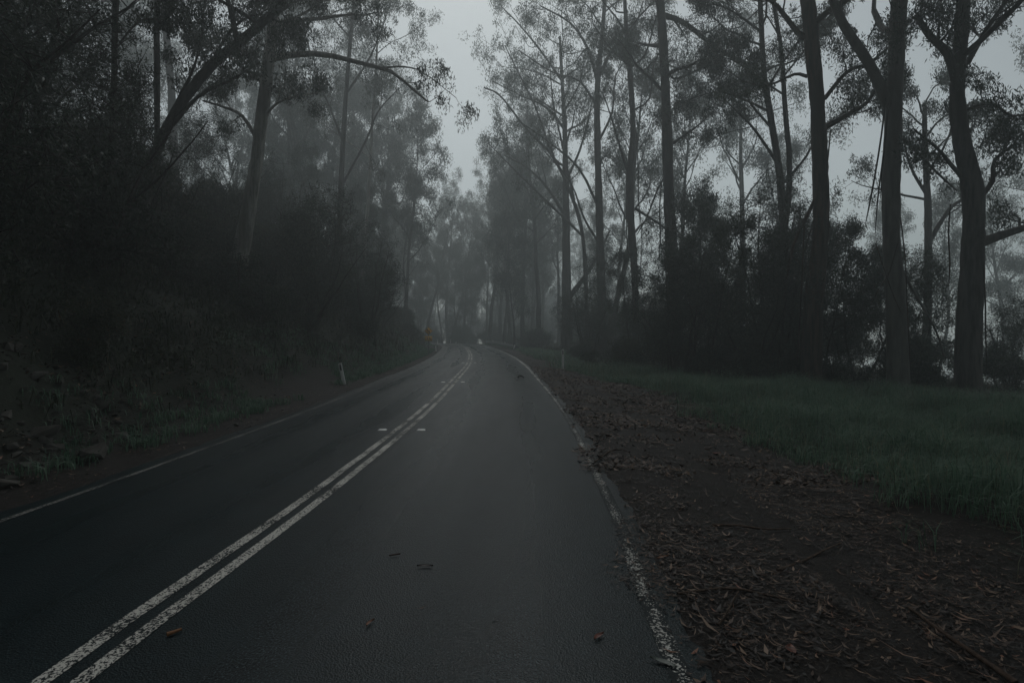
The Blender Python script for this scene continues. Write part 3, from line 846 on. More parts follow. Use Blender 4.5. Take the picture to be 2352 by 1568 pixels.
U = [bushy(71, 9.0, 3.6, 5, 620, 'dark_leaf'), bushy(72, 6.5, 2.6, 4, 420, 'dark_leaf'), bushy(73, 7.5, 3.0, 4, 430, 'gum_leaf')]
Bu = [bushy(81, 1.5, 1.2, 5, 130, 'dark_leaf', 'bush', 50, 0.10, 0.03, 0.05, 0.26), bushy(82, 2.6, 1.6, 5, 200, 'fern', 'bush', 50, 0.12, 0.032, 0.08, 0.32),
      bushy(83, 2.0, 1.5, 6, 180, 'dark_leaf', 'bush', 55, 0.09, 0.03, 0.04, 0.28)]
used_u = set()
def put(tpl, x, y, sc, label, cat, group=None, dz=-0.1, rz=None):
    z = gz(x, y) + dz
    rz = pr.uniform(0, 6.28) if rz is None else rz
    if tpl.name not in used_u:
        used_u.add(tpl.name)
        tpl.location = (x, y, z); tpl.scale = (sc,) * 3; tpl.rotation_euler = (0, 0, rz)
        tag(tpl, label, cat, group); return tpl
    c = copy_thing(tpl, (x, y, z), rz, sc, label, group); c['category'] = cat
    if not group and 'group' in c: del c['group']
    return c

# the dark clump on the downhill side, filling in under the big trunks
put(U[0], 11.8, 25.5, 1.02, 'tallest dark bushy tree, its rounded top against the pale sky beside the straight bare trunk', 'tree')
put(U[0], 7.9, 26.6, 0.78, 'dark bushy tree at the lower shoulder of the thicket, nearest the road', 'tree')
put(U[2], 10.6, 24.6, 0.80, 'loose leafy tree in the middle of the thicket, in front of its tallest top', 'tree')
put(U[0], 13.3, 27.2, 0.92, 'dark bushy tree closing the thicket against the brown stringy-barked trunk', 'tree')
put(U[2], 16.4, 23.6, 0.72, 'dark leafy tree between the feet of the brown and the smooth grey trunk', 'tree')
put(U[1], 9.0, 27.0, 0.92, 'dense low understorey tree at the road end of the dark thicket', 'tree')
put(U[2], 14.0, 27.0, 0.95, 'dark leafy understorey tree behind the brown stringy-barked trunk', 'tree')
put(U[1], 15.2, 25.0, 0.85, 'small dark tree filling the space between the brown trunk and the smooth grey trunk', 'tree')
put(U[2], 18.0, 26.5, 0.8, 'dark understorey tree behind the smooth grey trunk with bark ribbons', 'tree')
put(U[1], 20.5, 23.5, 0.62, 'low dark tree just past the crooked grey trunk, below the downhill gap', 'tree')
for x, y, s in ((7.4, 27.5, .9), (8.6, 24.6, 1), (10.0, 23.8, 1.0), (13.2, 23.4, .9), (12.2, 26, 1.2), (15.8, 22.6, 1.0), (16.9, 24.0, 1.2), (18.8, 21.5, 1), (20.6, 20.5, 1.1), (9.5, 31, 1.2), (12.5, 31, 1.4), (16, 30, 1.4), (21, 29, 1.5), (25, 30, 1.5), (26, 24, 1.3)):
    put(Bu[pr.randrange(3)], x, y, s, 'dark bush among the feet of the big roadside trunks', 'bush', 'bushes under the downhill trunks')
for i in range(34):
    y = pr.uniform(32, 105); d0 = pr.uniform(6.5, 22) if y > 62 else pr.uniform(14, 26)
    p, _ = on_road(min(y, 80), d0)
    x = p[0] if y <= 80 else pr.uniform(-2, 20)
    if road_d(x, y)[0][0] < 6.3: continue
    put(Bu[pr.randrange(3)], x, y, pr.uniform(0.8, 1.7), 'misty bush in the undergrowth of the downhill wood', 'bush', 'misty bushes of the downhill wood')
for i in range(16):
    y = pr.uniform(34, 100); p, _ = on_road(min(y, 80), pr.uniform(10, 26))
    put(U[pr.randrange(3)], p[0] + max(0, y - 80) * 0.4, y, pr.uniform(0.6, 0.95), 'hazy understorey tree in the downhill wood', 'tree', 'understorey trees of the downhill wood')

for i in range(30):
    y = pr.uniform(110, 150); x = pr.uniform(-45, 25)
    if road_d(x, y)[0][0] < 4.6: continue
    if i % 3: put(U[pr.randrange(3)], x, y, pr.uniform(0.7, 1.2), 'foggy understorey tree outside the bend', 'tree', 'understorey trees outside the bend')
    else: put(Bu[pr.randrange(3)], x, y, pr.uniform(1.0, 1.9), 'foggy bush outside the bend', 'bush', 'bushes outside the bend')
for i in range(26):
    y = pr.uniform(108, 124); x = -30 + 34 * (i + pr.random()) / 26
    if road_d(x, y)[0][0] < 5.0: continue
    put(Bu[pr.randrange(3)], x, y, pr.uniform(1.0, 1.7), 'foggy bush outside the bend', 'bush', 'bushes outside the bend')
for i in range(46):
    y = pr.uniform(170, 235); x = -85 + 130 * (i + pr.random()) / 46
    put(U[pr.randrange(3)], x, y, pr.uniform(1.5, 2.4), 'pale broad tree nearly lost in the fog behind the bend', 'tree', 'far trees lost in the fog')
for i in range(16):
    y = pr.uniform(24, 50); d0 = pr.uniform(6.3, 10.5) if y > 30 else pr.uniform(8, 11)
    p, _ = on_road(y, d0)
    put(Bu[pr.randrange(3)], p[0], p[1], pr.uniform(0.35, 0.75), 'low green bush at the back of the grassy verge', 'bush', 'low bushes at the back of the verge')
for x, y, s_ in ((7.2, 26.2, .34), (8.8, 25.6, .42), (9.6, 27.8, .5), (11.2, 24.0, .4), (13.8, 25.2, .42), (17.2, 24.6, .36), (10.4, 33, .6), (8.0, 38, .45)):
    plant(5, x, y, s_, pr.uniform(0, 6.28), 'sapling', (pr.uniform(-.1, .1), pr.uniform(-.1, .1)))
# the bank: dense and dark
for x, y, k, s, lab in ((-8.9, 8.6, 1, .95, 'nearest dark thicket tree overhanging the rocky foot of the bank'),
                        (-12.0, 11.5, 0, 1.0, 'tall near-black leafy tree that fills the upper corner above the rocks'),
                        (-14.5, 14.5, 0, 1.1, 'tallest near-black leafy tree high on the bank above the rocks'),
                        (-10.5, 14.2, 2, .8, 'dark understorey tree beside the thin trunk with the rusty patch'),
                        (-16.0, 19.0, 0, .95, 'dark leafy tree behind the thin straight stem'),
                        (-13.0, 19.5, 1, .72, 'dark shrubby tree under the steeply bending gum'),
                        (-8.7, 25.0, 2, .7, 'dark shrubby tree on the road side of the big pale gum'),
                        (-15.6, 29.5, 2, .8, 'dark shrubby tree uphill of the big pale gum'),
                        (-9.4, 28.5, 1, .95, 'bushy dark tree down the bank from the big pale gum'),
                        (-8.6, 34.0, 0, .75, 'dark leafy tree that leans into the mist under the long limb')):
    put(U[k], x, y, s, lab, 'tree')
for i in range(26):
    y = pr.uniform(36, 100); d0 = -pr.uniform(6.5, 16)
    p, _ = on_road(min(y, 84), d0)
    if y > 84: p = (p[0] - (y - 84) * 0.8, p[1])
    if y > 44 and i % 3: plant(pr.choice([5, 3, 5]), p[0], p[1], pr.uniform(0.5, 0.8), pr.uniform(0, 6.28), 'bank', (0, pr.uniform(0, .08)))
    else: put(U[pr.randrange(3)], p[0], p[1], pr.uniform(0.5, 0.85), 'dark understorey tree crowding the uphill bank', 'tree', 'understorey trees of the uphill bank')
for i in range(90):
    y = pr.uniform(5, 90) if i % 2 else pr.uniform(5, 40); d0 = -pr.uniform(5.6, 15)
    if y < 8 and d0 > -6.6: continue
    p, _ = on_road(min(y, 84), d0)
    put(Bu[pr.randrange(3)], p[0], p[1], pr.uniform(0.6, 1.25) * (0.75 if d0 > -7 else 1), 'dark bush in the scrub covering the uphill bank', 'bush', 'scrub bushes on the uphill bank')

# ------------------------------------------------------------------ ground cover
def blades(name, X, Y, Z, n, ln, wd, spread, mat, lean=0.5, rise=1.0, seed=0):
    """n arching blades at every point, one mesh, not countable"""
    rg = np.random.default_rng(seed)
    ln = np.repeat(np.broadcast_to(ln, X.shape), n); m = len(X) * n
    wd = np.repeat(np.broadcast_to(wd, X.shape), n)
    B = np.repeat(np.stack([X, Y, Z], 1), n, 0)
    B[:, :2] += rg.normal(0, 1, (m, 2)) * np.repeat(np.broadcast_to(spread, X.shape), n)[:, None]
    a = rg.random(m) * 6.283; D = np.stack([np.cos(a), np.sin(a), np.zeros(m)], 1)
    s = np.stack([-D[:, 1], D[:, 0], np.zeros(m)], 1)
    l = ln * (0.5 + 0.8 * rg.random(m)); le = lean * (0.3 + 1.2 * rg.random(m))
    up = np.array([0, 0, 1.0])
    p1 = B + (D * (le * 0.35)[:, None] + up * rise) * (l * 0.55)[:, None]
    p2 = B + (D * le[:, None] * 1.25 + up * rise * (1 - 0.35 * le)[:, None]) * l[:, None]
    w = wd[:, None]
    V = np.stack([B - s * w * 0.4, B + s * w * 0.4, p1 - s * w * 0.5, p1 + s * w * 0.5, p2], 1).reshape(-1, 3)
    i = np.arange(m) * 5
    F4 = np.stack([i, i + 1, i + 3, i + 2], 1); F3 = np.stack([i + 2, i + 3, i + 4], 1)
    r1 = np.clip(0.6 * rg.random(m) + 0.4 * np.repeat(rg.random(len(X)), n), 0, 1)
    return mesh_np(name, V, [F4, F3], M[mat], rnd=np.r_[r1, r1], kind='stuff')

def scatter(rg, n, xr, yr, keep):
    X = rg.uniform(*xr, n); Y = rg.uniform(*yr, n)
    d, _ = road_d(X, Y)
    k = keep(X, Y, d)
    X, Y, d = X[k], Y[k], d[k]
    return X, Y, height(X, Y, d), d

rg = np.random.default_rng(3)
def g_edge(Y): return np.interp(Y, [0, 4, 5, 7, 12, 18, 24, 28, 40, 60, 90], [7.0, 6.6, 6.35, 6.4, 5.95, 6.2, 5.4, 4.7, 4.6, 5.2, 6.0])
def keep_near(X, Y, d):
    e = g_edge(Y) + vnoise(X, Y, 0.55, 11) * 1.1 + vnoise(X, Y, 1.5, 12) * 0.9 + vnoise(X, Y, 4, 13) * 0.5
    p = np.clip((d - e) / 0.7, 0, 1)
    return (rg.random(len(X)) < p) & (d < 17) & (X < Y * 1.05 + 1.5)
X, Y, Z, d = scatter(rg, 17000, (2.5, 22), (2.5, 30), keep_near)
hh = 0.38 * (0.45 + 1.2 * (vnoise(X, Y, 0.7, 14) + 0.5)) * (0.75 + 0.9 * (vnoise(X, Y, 2.3, 24) + .5)) * np.clip(0.4 + (d - g_edge(Y)) * 0.35, 0.4, 1)
blades('grass', X, Y, Z, 12, hh, 0.009 + 0 * X, 0.07, 'grass', 0.8, 1.0, 4)
k_ = rg.random(len(X)) < 0.3
blades('grass', X[k_], Y[k_], Z[k_], 3, 0.62 + 0 * X[k_], 0.006 + 0 * X[k_], 0.10, 'straw', 0.55, 1.0, 44)
X, Y, Z, d = scatter(rg, 9000, (-6, 22), (28, 95), lambda X, Y, d: (d > g_edge(Y) + vnoise(X, Y, 0.6, 15) * 1.5) & (d < 14))
blades('grass', X, Y, Z, 10, 0.34, 0.02, 0.16, 'grass', 0.7, 1.0, 5)
# tufts on the uphill verge
def keep_left(X, Y, d):
    v = vnoise(X, Y, 0.33, 16) + 0.4 * vnoise(X, Y, 1.4, 17)
    patch = ((np.abs(Y - 11.5) < 2.6) & (np.abs(d + 4.3) < 0.8)) | ((Y > 22) & (Y < 60) & (d < -3.4) & (d > -5.6)) | (v > 0.16)
    return patch & (d < -3.5) & (d > -6.4)
X, Y, Z, d = scatter(rg, 14000, (-14, -4), (4, 80), keep_left)
blades('grass', X, Y, Z, 11, 0.22, 0.011 + 0.0003 * Y, 0.1, 'grass', 0.8, 1.0, 6)
# bracken and low scrub of the bank and the wood floor
X, Y, Z, d = scatter(rg, 26000, (-42, -4), (3, 100), lambda X, Y, d: (d < -4.6 - 0.8 * rg.random(len(X))) & (d > -26) & (X > -Y * 1.0 - 4) & (rg.random(len(X)) < np.clip(22 / (Y + 2), .25, 1)) & ~((Y < 10.0) & (d > -6.5) & (rg.random(len(X)) < .8)))
blades('undergrowth', X, Y, Z, 9, 0.42 + 0.006 * Y, 0.014 + 0.0007 * Y, 0.2, 'fern', 0.95, 0.85, 7)
X, Y, Z, d = scatter(rg, 14000, (3, 50), (14, 110), lambda X, Y, d: (d > np.where(Y < 30, 13.0, 9.0)) & (d < 40) & (rg.random(len(X)) < np.clip(24 / (Y + 2), .25, 1)))
blades('undergrowth', X, Y, Z, 9, 0.5 + 0.006 * Y, 0.016 + 0.0007 * Y, 0.2, 'fern', 0.9, 0.9, 8)
X, Y, Z, d = scatter(rg, 17000, (-34, -4), (3, 70), lambda X, Y, d: (d < -4.7 - 0.9 * rg.random(len(X))) & (d > -20) & (X > -Y * 1.0 - 4) & (rg.random(len(X)) < np.clip(20 / (Y + 2), .3, 1)) & ~((Y < 10.2) & (d > -6.6 - 0.5 * vnoise(X, Y, .7, 30))))
V, F, q = leaves(rg, np.stack([X, Y, Z + 0.12 + 0.5 * rg.random(len(X)) ** 2], 1), 0.3 + 0.1 * rg.random(len(X)), 26, 0.10, 0.034, 0.1)
mesh_np('undergrowth', V, F, M['fern'], rnd=q, kind='stuff')

# leaves, twigs and bark shed on the verge
def litter(name, X, Y, Z, ln, wd, seed, zoff=0.006, lift=0.10, bias=1.2):
    rg = np.random.default_rng(seed); m = len(X)
    a = rg.random(m) * 6.283
    D = np.stack([np.cos(a), np.sin(a), rg.normal(0, lift, m)], 1); s = np.stack([-D[:, 1], D[:, 0], rg.normal(0, lift * 2.2, m)], 1)
    l = (ln * (0.35 + 1.1 * rg.random(m) ** 1.6))[:, None]; w = (wd * (0.3 + 1.4 * rg.random(m) ** 2))[:, None]
    c = np.stack([X, Y, Z + zoff + 0.02 * rg.random(m) ** 2], 1)
    cu = np.array([0, 0, 1.0]) * l * 0.10
    a0 = c - D * l * 0.5; e = c + D * l * 0.5 ; mdl = c + s * 0
    V = np.stack([a0 + cu, mdl + s * w * 0.5, e + cu, mdl - s * w * 0.5], 1).reshape(-1, 3)
    i = np.arange(m) * 4
    F = np.concatenate([np.stack([i, i + 1, i + 3], 1), np.stack([i + 1, i + 2, i + 3], 1)])
    q = rg.random(m) ** bias
    return mesh_np(name, V, F, M['litter'], rnd=np.r_[q, q], kind='stuff')
def keep_lit(X, Y, d):
    lo = np.where(Y > 9, 3.16, 3.0) + vnoise(X, Y, 1.2, 20) * np.where(Y > 9, 0.15, 0.35)
    v = np.clip(0.5 + 1.6 * vnoise(X, Y, 0.8, 21) + 1.3 * vnoise(X, Y, 2.6, 22), 0.06, 1)
    v = v * np.clip((d - lo) / 0.45, 0, 1)
    return (rg.random(len(X)) < v) & (d < g_edge(Y) + 1.0)
X, Y, Z, d = scatter(rg, 150000, (0.6, 6.6), (1.6, 20), keep_lit)
litter('leaf_litter', X, Y, top_z(X, Y, d), 0.085, 0.015, 31)
X, Y, Z, d = scatter(rg, 42000, (0.6, 6.6), (1.6, 8.5), keep_lit)
litter('leaf_litter', X, Y, top_z(X, Y, d), 0.06, 0.011, 36)
X, Y, Z, d = scatter(rg, 5000, (0.6, 6.6), (1.6, 22), keep_lit)
litter('leaf_litter', X, Y, top_z(X, Y, d) + .01, 0.22, 0.014, 35)
X, Y, Z, d = scatter(rg, 60000, (-2.5, 6), (20, 60), keep_lit)
litter('leaf_litter', X, Y, top_z(X, Y, d), 0.13, 0.034, 32)
X, Y, Z, d = scatter(rg, 95000, (0.6, 5.5), (7.0, 30), keep_lit)
litter('leaf_litter', X, Y, top_z(X, Y, d), 0.13, 0.026, 37, bias=0.55, lift=0.25)
X, Y, Z, d = scatter(rg, 60000, (-9, -4.2), (3, 45), lambda X, Y, d: (d < -2.75 - 0.3 * rg.random(len(X))) & (d > -5.2) & (rg.random(len(X)) < np.clip(0.5 + vnoise(X, Y, 1.1, 23) * 1.4, 0.05, 1)))
litter('leaf_litter', X, Y, np.maximum(Z, 0.0), 0.085, 0.022, 33)
X, Y, Z, d = scatter(rg, 30000, (-13, -5), (3, 16), lambda X, Y, d: (d < -4.0) & (d > -9.5) & (rg.random(len(X)) < np.clip(0.5 + vnoise(X, Y, 0.9, 25) * 1.5, 0.1, 1)))
litter('leaf_litter', X, Y, Z, 0.10, 0.028, 38, zoff=0.012, lift=0.3)
# scraps on the asphalt
X, Y, Z, d = scatter(rg, 420, (-5, 1.3), (2, 30), lambda X, Y, d: (d > -2.7) & (d < 3.1) & (rg.random(len(X)) < 0.12 + 0.8 * (np.abs(d) / 3.1) ** 5))
litter('leaf_litter', X, Y, 0 * Z, 0.06, 0.014, 34)

# single leaves, sticks and bark one can point at
def ground_pt(px, py):
    Yd = CAMZ * 1307 / (py - 765); return np.array([(px - 1176) / 1307 * Yd, Yd, 0.0])
def tz(x, y):
    x = np.array([x]); y = np.array([y]); return float(top_z(x, y, road_d(x, y)[0])[0])
def lying_leaf(px, py, ang, ln, wd, col, label):
    p = ground_pt(px, py); z = tz(p[0], p[1]) + 0.008
    m_ = plain('leaf_' + label.split()[1], col, 0.5, 0, 0.3, 30)
    u = np.linspace(-0.5, 0.5, 7); w = np.sin((u + 0.5) * np.pi) ** 0.8 * wd / 2
    bend = 0.10 * ln * np.sin((u + .5) * 3.0); lift_ = 0.05 * ln * (2 * u) ** 2
    V = np.vstack([np.stack([u * ln, bend + w, lift_ + 0.01], 1), np.stack([u * ln, bend, lift_ + 0.0], 1), np.stack([u * ln, bend - w, lift_ + 0.008], 1)])
    i = np.arange(6); F = np.vstack([np.stack([i, i + 1, i + 8, i + 7], 1), np.stack([i + 7, i + 8, i + 15, i + 14], 1)])
    o = mesh_np('fallen_leaf', V, F, m_, smooth=True)
    o.location = (p[0], p[1], z); o.rotation_euler = (0, 0, ang)
    return tag(o, label, 'leaf')
lying_leaf(848, 1440, 1.2, 0.085, 0.02, (0.20, 0.075, 0.03), 'small orange leaf standing out in the middle of the bare right lane')
lying_leaf(975, 1307, 0.0, 0.12, 0.03, (0.03, 0.02, 0.017), 'dark curled leaf beside a few pale scraps in the lane')
lying_leaf(905, 1281, 0.4, 0.09, 0.012, (0.13, 0.07, 0.05), 'thin tan leaf scrap just uphill of the dark curled leaf')
lying_leaf(1378, 1472, 0.8, 0.10, 0.03, (0.16, 0.05, 0.028), 'reddish leaf on asphalt a hand short of the edge line')
lying_leaf(1526, 1534, -0.7, 0.15, 0.035, (0.14, 0.16, 0.14), 'pale grey green leaf lying on the edge line near the frame bottom')
lying_leaf(1826, 1502, 1.3, 0.10, 0.055, (0.17, 0.055, 0.03), 'broad rusty leaf on the dark litter below the long fallen branch')
lying_leaf(1648, 1028, 0.2, 0.14, 0.05, (0.20, 0.055, 0.03), 'bright rust leaf out on the far part of the littered verge')
lying_leaf(1525, 1290, 0.5, 0.13, 0.03, (0.19, 0.085, 0.04), 'tan orange leaf in the litter just outside the edge line')

def stick(name, pts, r0, r1, mat, label, cat, z=0.015, n=6):
    P = []
    for q in pts:
        px, py = q[0], q[1]; p = ground_pt(px, py); p[2] = tz(p[0], p[1]) + z + (q[2] if len(q) > 2 else 0); P.append(p)
    c = P[0].copy(); Q = spline(np.array(P) - c, 12)
    V, F = tube(Q, np.linspace(r0, r1, 12), n, 0.15)
    o = mesh_np(name, V, F, mat, smooth=True); o.location = c
    return tag(o, label, cat)
stick('fallen_stick', [(377, 1468), (394, 1462), (411, 1455)], 0.012, 0.007, plain('orange_bark', (0.22, 0.095, 0.035), 0.7, 0, 0.3, 40), 'short orange brown stick lying alone beside the double line', 'stick')
stick('fallen_branch', [(2095, 1375), (2170, 1430), (2245, 1480), (2345, 1545)], 0.010, 0.016, M['wood'], 'long fallen branch lying across the dark litter at the near corner', 'branch', 0.03)
stick('fallen_branch', [(1560, 1375), (1680, 1362), (1760, 1372), (1850, 1385)], 0.010, 0.006, M['wood'], 'thin fallen branch lying level in the litter below the bark heap', 'branch', 0.02)
stick('fallen_stick', [(1640, 1206), (1700, 1203), (1760, 1205), (1820, 1195)], 0.014, 0.006, M['wood'], 'reddish stick lying across the middle of the littered verge', 'stick', 0.02)
stick('fallen_stick', [(1790, 1310), (1850, 1270), (1900, 1245), (1935, 1225)], 0.012, 0.006, M['wood'], 'brown stick slanting up towards the grass edge', 'stick', 0.02)
stick('fallen_stick', [(1365, 1065), (1400, 1042), (1425, 1034), (1440, 1036)], 0.010, 0.005, M['wood'], 'crooked twig lying just outside the pale worn stretch of edge line', 'stick', 0.01)
stick('fallen_stick', [(1655, 1455), (1675, 1420), (1690, 1390), (1700, 1370)], 0.007, 0.004, M['wood'], 'short twig crossing the thin fallen branch', 'stick', 0.03)
stick('bark_strip', [(1190, 868.5), (1193, 865), (1199, 865.5), (1203, 869)], 0.035, 0.02, M['bark_dark'], 'dark curl of bark lying on the lane near the white posts', 'bark', 0.03)
stick('fallen_stick', [(1780, 990), (1830, 978), (1900, 985), (1960, 1000)], 0.012, 0.006, M['wood'], 'grey stick half sunk in the grass edge', 'stick', 0.03)

# ------------------------------------------------------------------ rocks at the foot of the bank
def rock(x, y, sx, sy, sz, seed, label, group=None, dz=0.0, rz=0.0):
    rg = np.random.default_rng(seed)
    bm = bmesh.new()
    for _ in range(17):                                  # a broken block: the hull of points thrown at a box
        p = rg.uniform(-1, 1, 3); p /= np.abs(p).max() ** (0.8) * (0.9 + 0.35 * rg.random()) + 1e-6
        bm.verts.new(p * np.array([sx, sy, sz]) * 0.72)
    r_ = bmesh.ops.convex_hull(bm, input=bm.verts)
    bmesh.ops.delete(bm, geom=list({g for g in r_['geom_unused'] + r_['geom_interior'] if isinstance(g, bmesh.types.BMVert)}), context='VERTS')
    me = bpy.data.meshes.new('rock'); bm.to_mesh(me); bm.free(); me.materials.append(M['rock'])
    o = bpy.data.objects.new('rock', me); COL.objects.link(o)
    o.location = (x, y, gz(x, y) + dz); o.rotation_euler = (rg.normal(0, .15), rg.normal(0, .15), rz)
    return tag(o, label, 'rock', group)
rock(-5.75, 7.75, .26, .2, .17, 1, 'round-topped boulder at the road edge, biggest along the foot of the bank', dz=0.08, rz=.3)
rock(-5.75, 6.4, .22, .15, .10, 2, 'long flat grey stone by the faint edge line, nearer than the round boulder', dz=0.05, rz=.6)
rock(-6.7, 8.1, .3, .22, .14, 3, 'pale slab sloping out of the rubble above the round boulder', dz=0.05, rz=.9)
rock(-6.05, 6.0, .2, .16, .12, 4, 'blunt stone at the frame edge among dry leaves', dz=0.05)
rock(-5.15, 10.6, .07, .055, .05, 5, 'small pale stone alone beside the faint edge line', dz=0.03)
rock(-6.9, 9.6, .22, .18, .14, 6, 'dark round stone by the grass tuft at the bank foot', dz=0.04)
rr_ = random.Random(9)
for i in range(150):
    y = rr_.uniform(5.2, 9.8); x = -5.6 - abs(rr_.gauss(0, 1.1)) - 0.12 * (y - 5)
    s_ = rr_.uniform(.035, .13) * (1 if rr_.random() < .8 else 1.5)
    rock(x, y, s_, s_ * rr_.uniform(.6, 1), s_ * rr_.uniform(.45, .8), 20 + i, 'broken stone in the rubble spilling down the foot of the bank', 'rubble stones at the bank foot', dz=s_ * .2, rz=rr_.uniform(0, 6))

# ------------------------------------------------------------------ road furniture
def guide_post(x, y, h, label, lean=0.0, yaw=0.0, w=0.12):
    """white flexible marker post: shallow channel, rounded top, dark delineator panel"""
    root = empty('guide_post', (x, y, gz(x, y)), label, 'guide post', 'white guide posts along the road')
    # channel section: face with two turned-back edges
    sec = [(-w / 2, .028), (-w / 2, 0.004), (-w / 2 + .008, -.004), (w / 2 - .008, -.004), (w / 2, .004), (w / 2, .028), (w / 2 - .008, .028), (w / 2 - .012, .008), (-w / 2 + .012, .008), (-w / 2 + .008, .028)]
    zs = [-.25, h - .02, h - .004, h]; sc_ = [1, 1, .96, .9]
    V = np.array([[px * k, py, z] for z, k in zip(zs, sc_) for px, py in sec]); n = len(sec)
    F = [[i * n + j, i * n + (j + 1) % n, (i + 1) * n + (j + 1) % n, (i + 1) * n + j] for i in range(3) for j in range(n)]
    mb = MB(); mb.add(V, F)
    t0 = 3 * n; mb.F4.append(np.array([[t0, t0 + 1, t0 + 8, t0 + 9], [t0 + 1, t0 + 2, t0 + 7, t0 + 8], [t0 + 2, t0 + 3, t0 + 6, t0 + 7], [t0 + 3, t0 + 4, t0 + 5, t0 + 6]]))
    mb.build('post', M['white_plastic'], root)
    mb = MB(); mb.box((0, -.0065, h - .05 - .105), (w * .44, .006, .21)); mb.build('reflector', M['black_reflector'], root)
    root.rotation_euler = (0, lean, yaw)
    return root
guide_post(2.56, 28.6, 1.03, 'upright white post with dark panel on the littered verge edge, grass behind it')
guide_post(-5.7, 19.3, .76, 'leaning white post with dark panel at the foot of the scrubby bank', lean=-0.20)
guide_post(-7.35, 55.0, .80, 'small white post beside the dark bank, just past the yellow sign', lean=-.05)
guide_post(-10.6, 81.0, .85, 'faint white post deep inside the bend, past the sign')
guide_post(-11.6, 106.6, 1.0, 'tiny slanting white post across the outside of the bend', lean=.18)
guide_post(-6.1, 105.5, 1.0, 'distant upright white post outside the bend, left of the steel guardrail')

# curve warning sign with its speed plate
S0 = on_road(46, -4.25)[0]
sx, sy = -6.75, 46.0
sign = empty('warning_sign', (sx, sy, gz(sx, sy)), 'yellow diamond winding-road sign over a square yellow speed plate', 'road sign')
sz = -gz(sx, sy)
mb = MB(); mb.tube([(0, 0.03, -.3), (0, .03, 2.2 + sz)], [.03, .03], 8); mb.build('pole', M['grey_steel'], sign, True)
q = .31
def diamond(h, t, y):
    a = np.array([(-h, 0), (0, -h), (h, 0), (0, h)])
    V = np.vstack([np.c_[a[:, 0], np.full(4, y - t), a[:, 1]], np.c_[a[:, 0], np.full(4, y), a[:, 1]]])
    return V, np.array([[0, 1, 2, 3], [7, 6, 5, 4], [0, 4, 5, 1], [1, 5, 6, 2], [2, 6, 7, 3], [3, 7, 4, 0]])
V, F = diamond(q, .006, -.004); V[:, 2] += 1.86 + sz; pl = mesh_np('diamond_plate', V, F, M['yellow_sign'], sign)
mb = MB(); V1, F1 = diamond(q * .93, .002, -.0105); V2, _ = diamond(q * .87, .002, -.0105)
V1[:, 2] += 1.86 + sz; V2[:, 2] += 1.86 + sz
ring = np.vstack([V1[:4], V2[:4]]); mb.add(ring, [[i, (i + 1) % 4, 4 + (i + 1) % 4, 4 + i] for i in range(4)]); mb.build('border', M['black_paint'], pl)
def flat_path(pts, w, y):
    """ribbon in the sign's plane"""
    P = np.array(pts, float); T = np.gradient(P, axis=0); T /= np.linalg.norm(T, axis=1)[:, None]; Nn = np.c_[-T[:, 1], T[:, 0]]
    A = P + Nn * w / 2; B = P - Nn * w / 2
    V = np.vstack([np.c_[A[:, 0], np.full(len(P), y), A[:, 1]], np.c_[B[:, 0], np.full(len(P), y), B[:, 1]]]); n = len(P)
    return V, np.array([[i, i + 1, n + i + 1, n + i] for i in range(n - 1)])
arrow = MB()
V, F = flat_path(spline([(.075, -.15), (.075, -.06), (.05, -.01), (-.03, .01), (-.06, .05)], 14), .05, -.0125); arrow.add(V, F)
arrow.add(np.array([(-.13, -.0125, .05), (-.02, -.0125, .09), (-.12, -.0125, .16)]) , np.array([[0, 1, 2]]))
for a in arrow.V: a[:, 2] += 1.86 + sz
arrow.build('arrow', M['black_paint'], pl)
mb = MB(); mb.box((0, -.007, 1.28 + sz), (.55, .006, .40)); pp = mb.build('speed_plate', M['yellow_sign'], sign)
def digits(txt, x, z, size, parent):
    for ch in txt:
        cu = bpy.data.curves.new('digit', 'FONT'); cu.body = ch; cu.size = size; cu.extrude = .0008; cu.align_x = 'CENTER'
        o = bpy.data.objects.new('digit', cu); COL.objects.link(o)
        dg = bpy.context.evaluated_depsgraph_get(); me = bpy.data.meshes.new_from_object(o.evaluated_get(dg))
        bpy.data.objects.remove(o)
        me.materials.clear(); me.materials.append(M['black_paint'])
        o = bpy.data.objects.new('digit', me); COL.objects.link(o); o.parent = parent
        o.location = (x, -.0118, z); o.rotation_euler = (R(90), 0, 0); x += size * .62
digits('25', -.075, 1.20 + sz, .27, pp)
mb = MB()
V1 = np.array([(-.255, -.0115, -.18), (.255, -.0115, -.18), (.255, -.0115, .18), (-.255, -.0115, .18)]); V2 = V1 * np.array([.94, 1, .91])
V1[:, 2] += 1.28 + sz; V2[:, 2] += 1.28 + sz
mb.add(np.vstack([V1, V2]), [[i, (i + 1) % 4, 4 + (i + 1) % 4, 4 + i] for i in range(4)]); mb.build('border', M['black_paint'], pp)
sign.rotation_euler = (0, 0.0, R(-6)); sign.scale = (1.14, 1.0, 1.03)

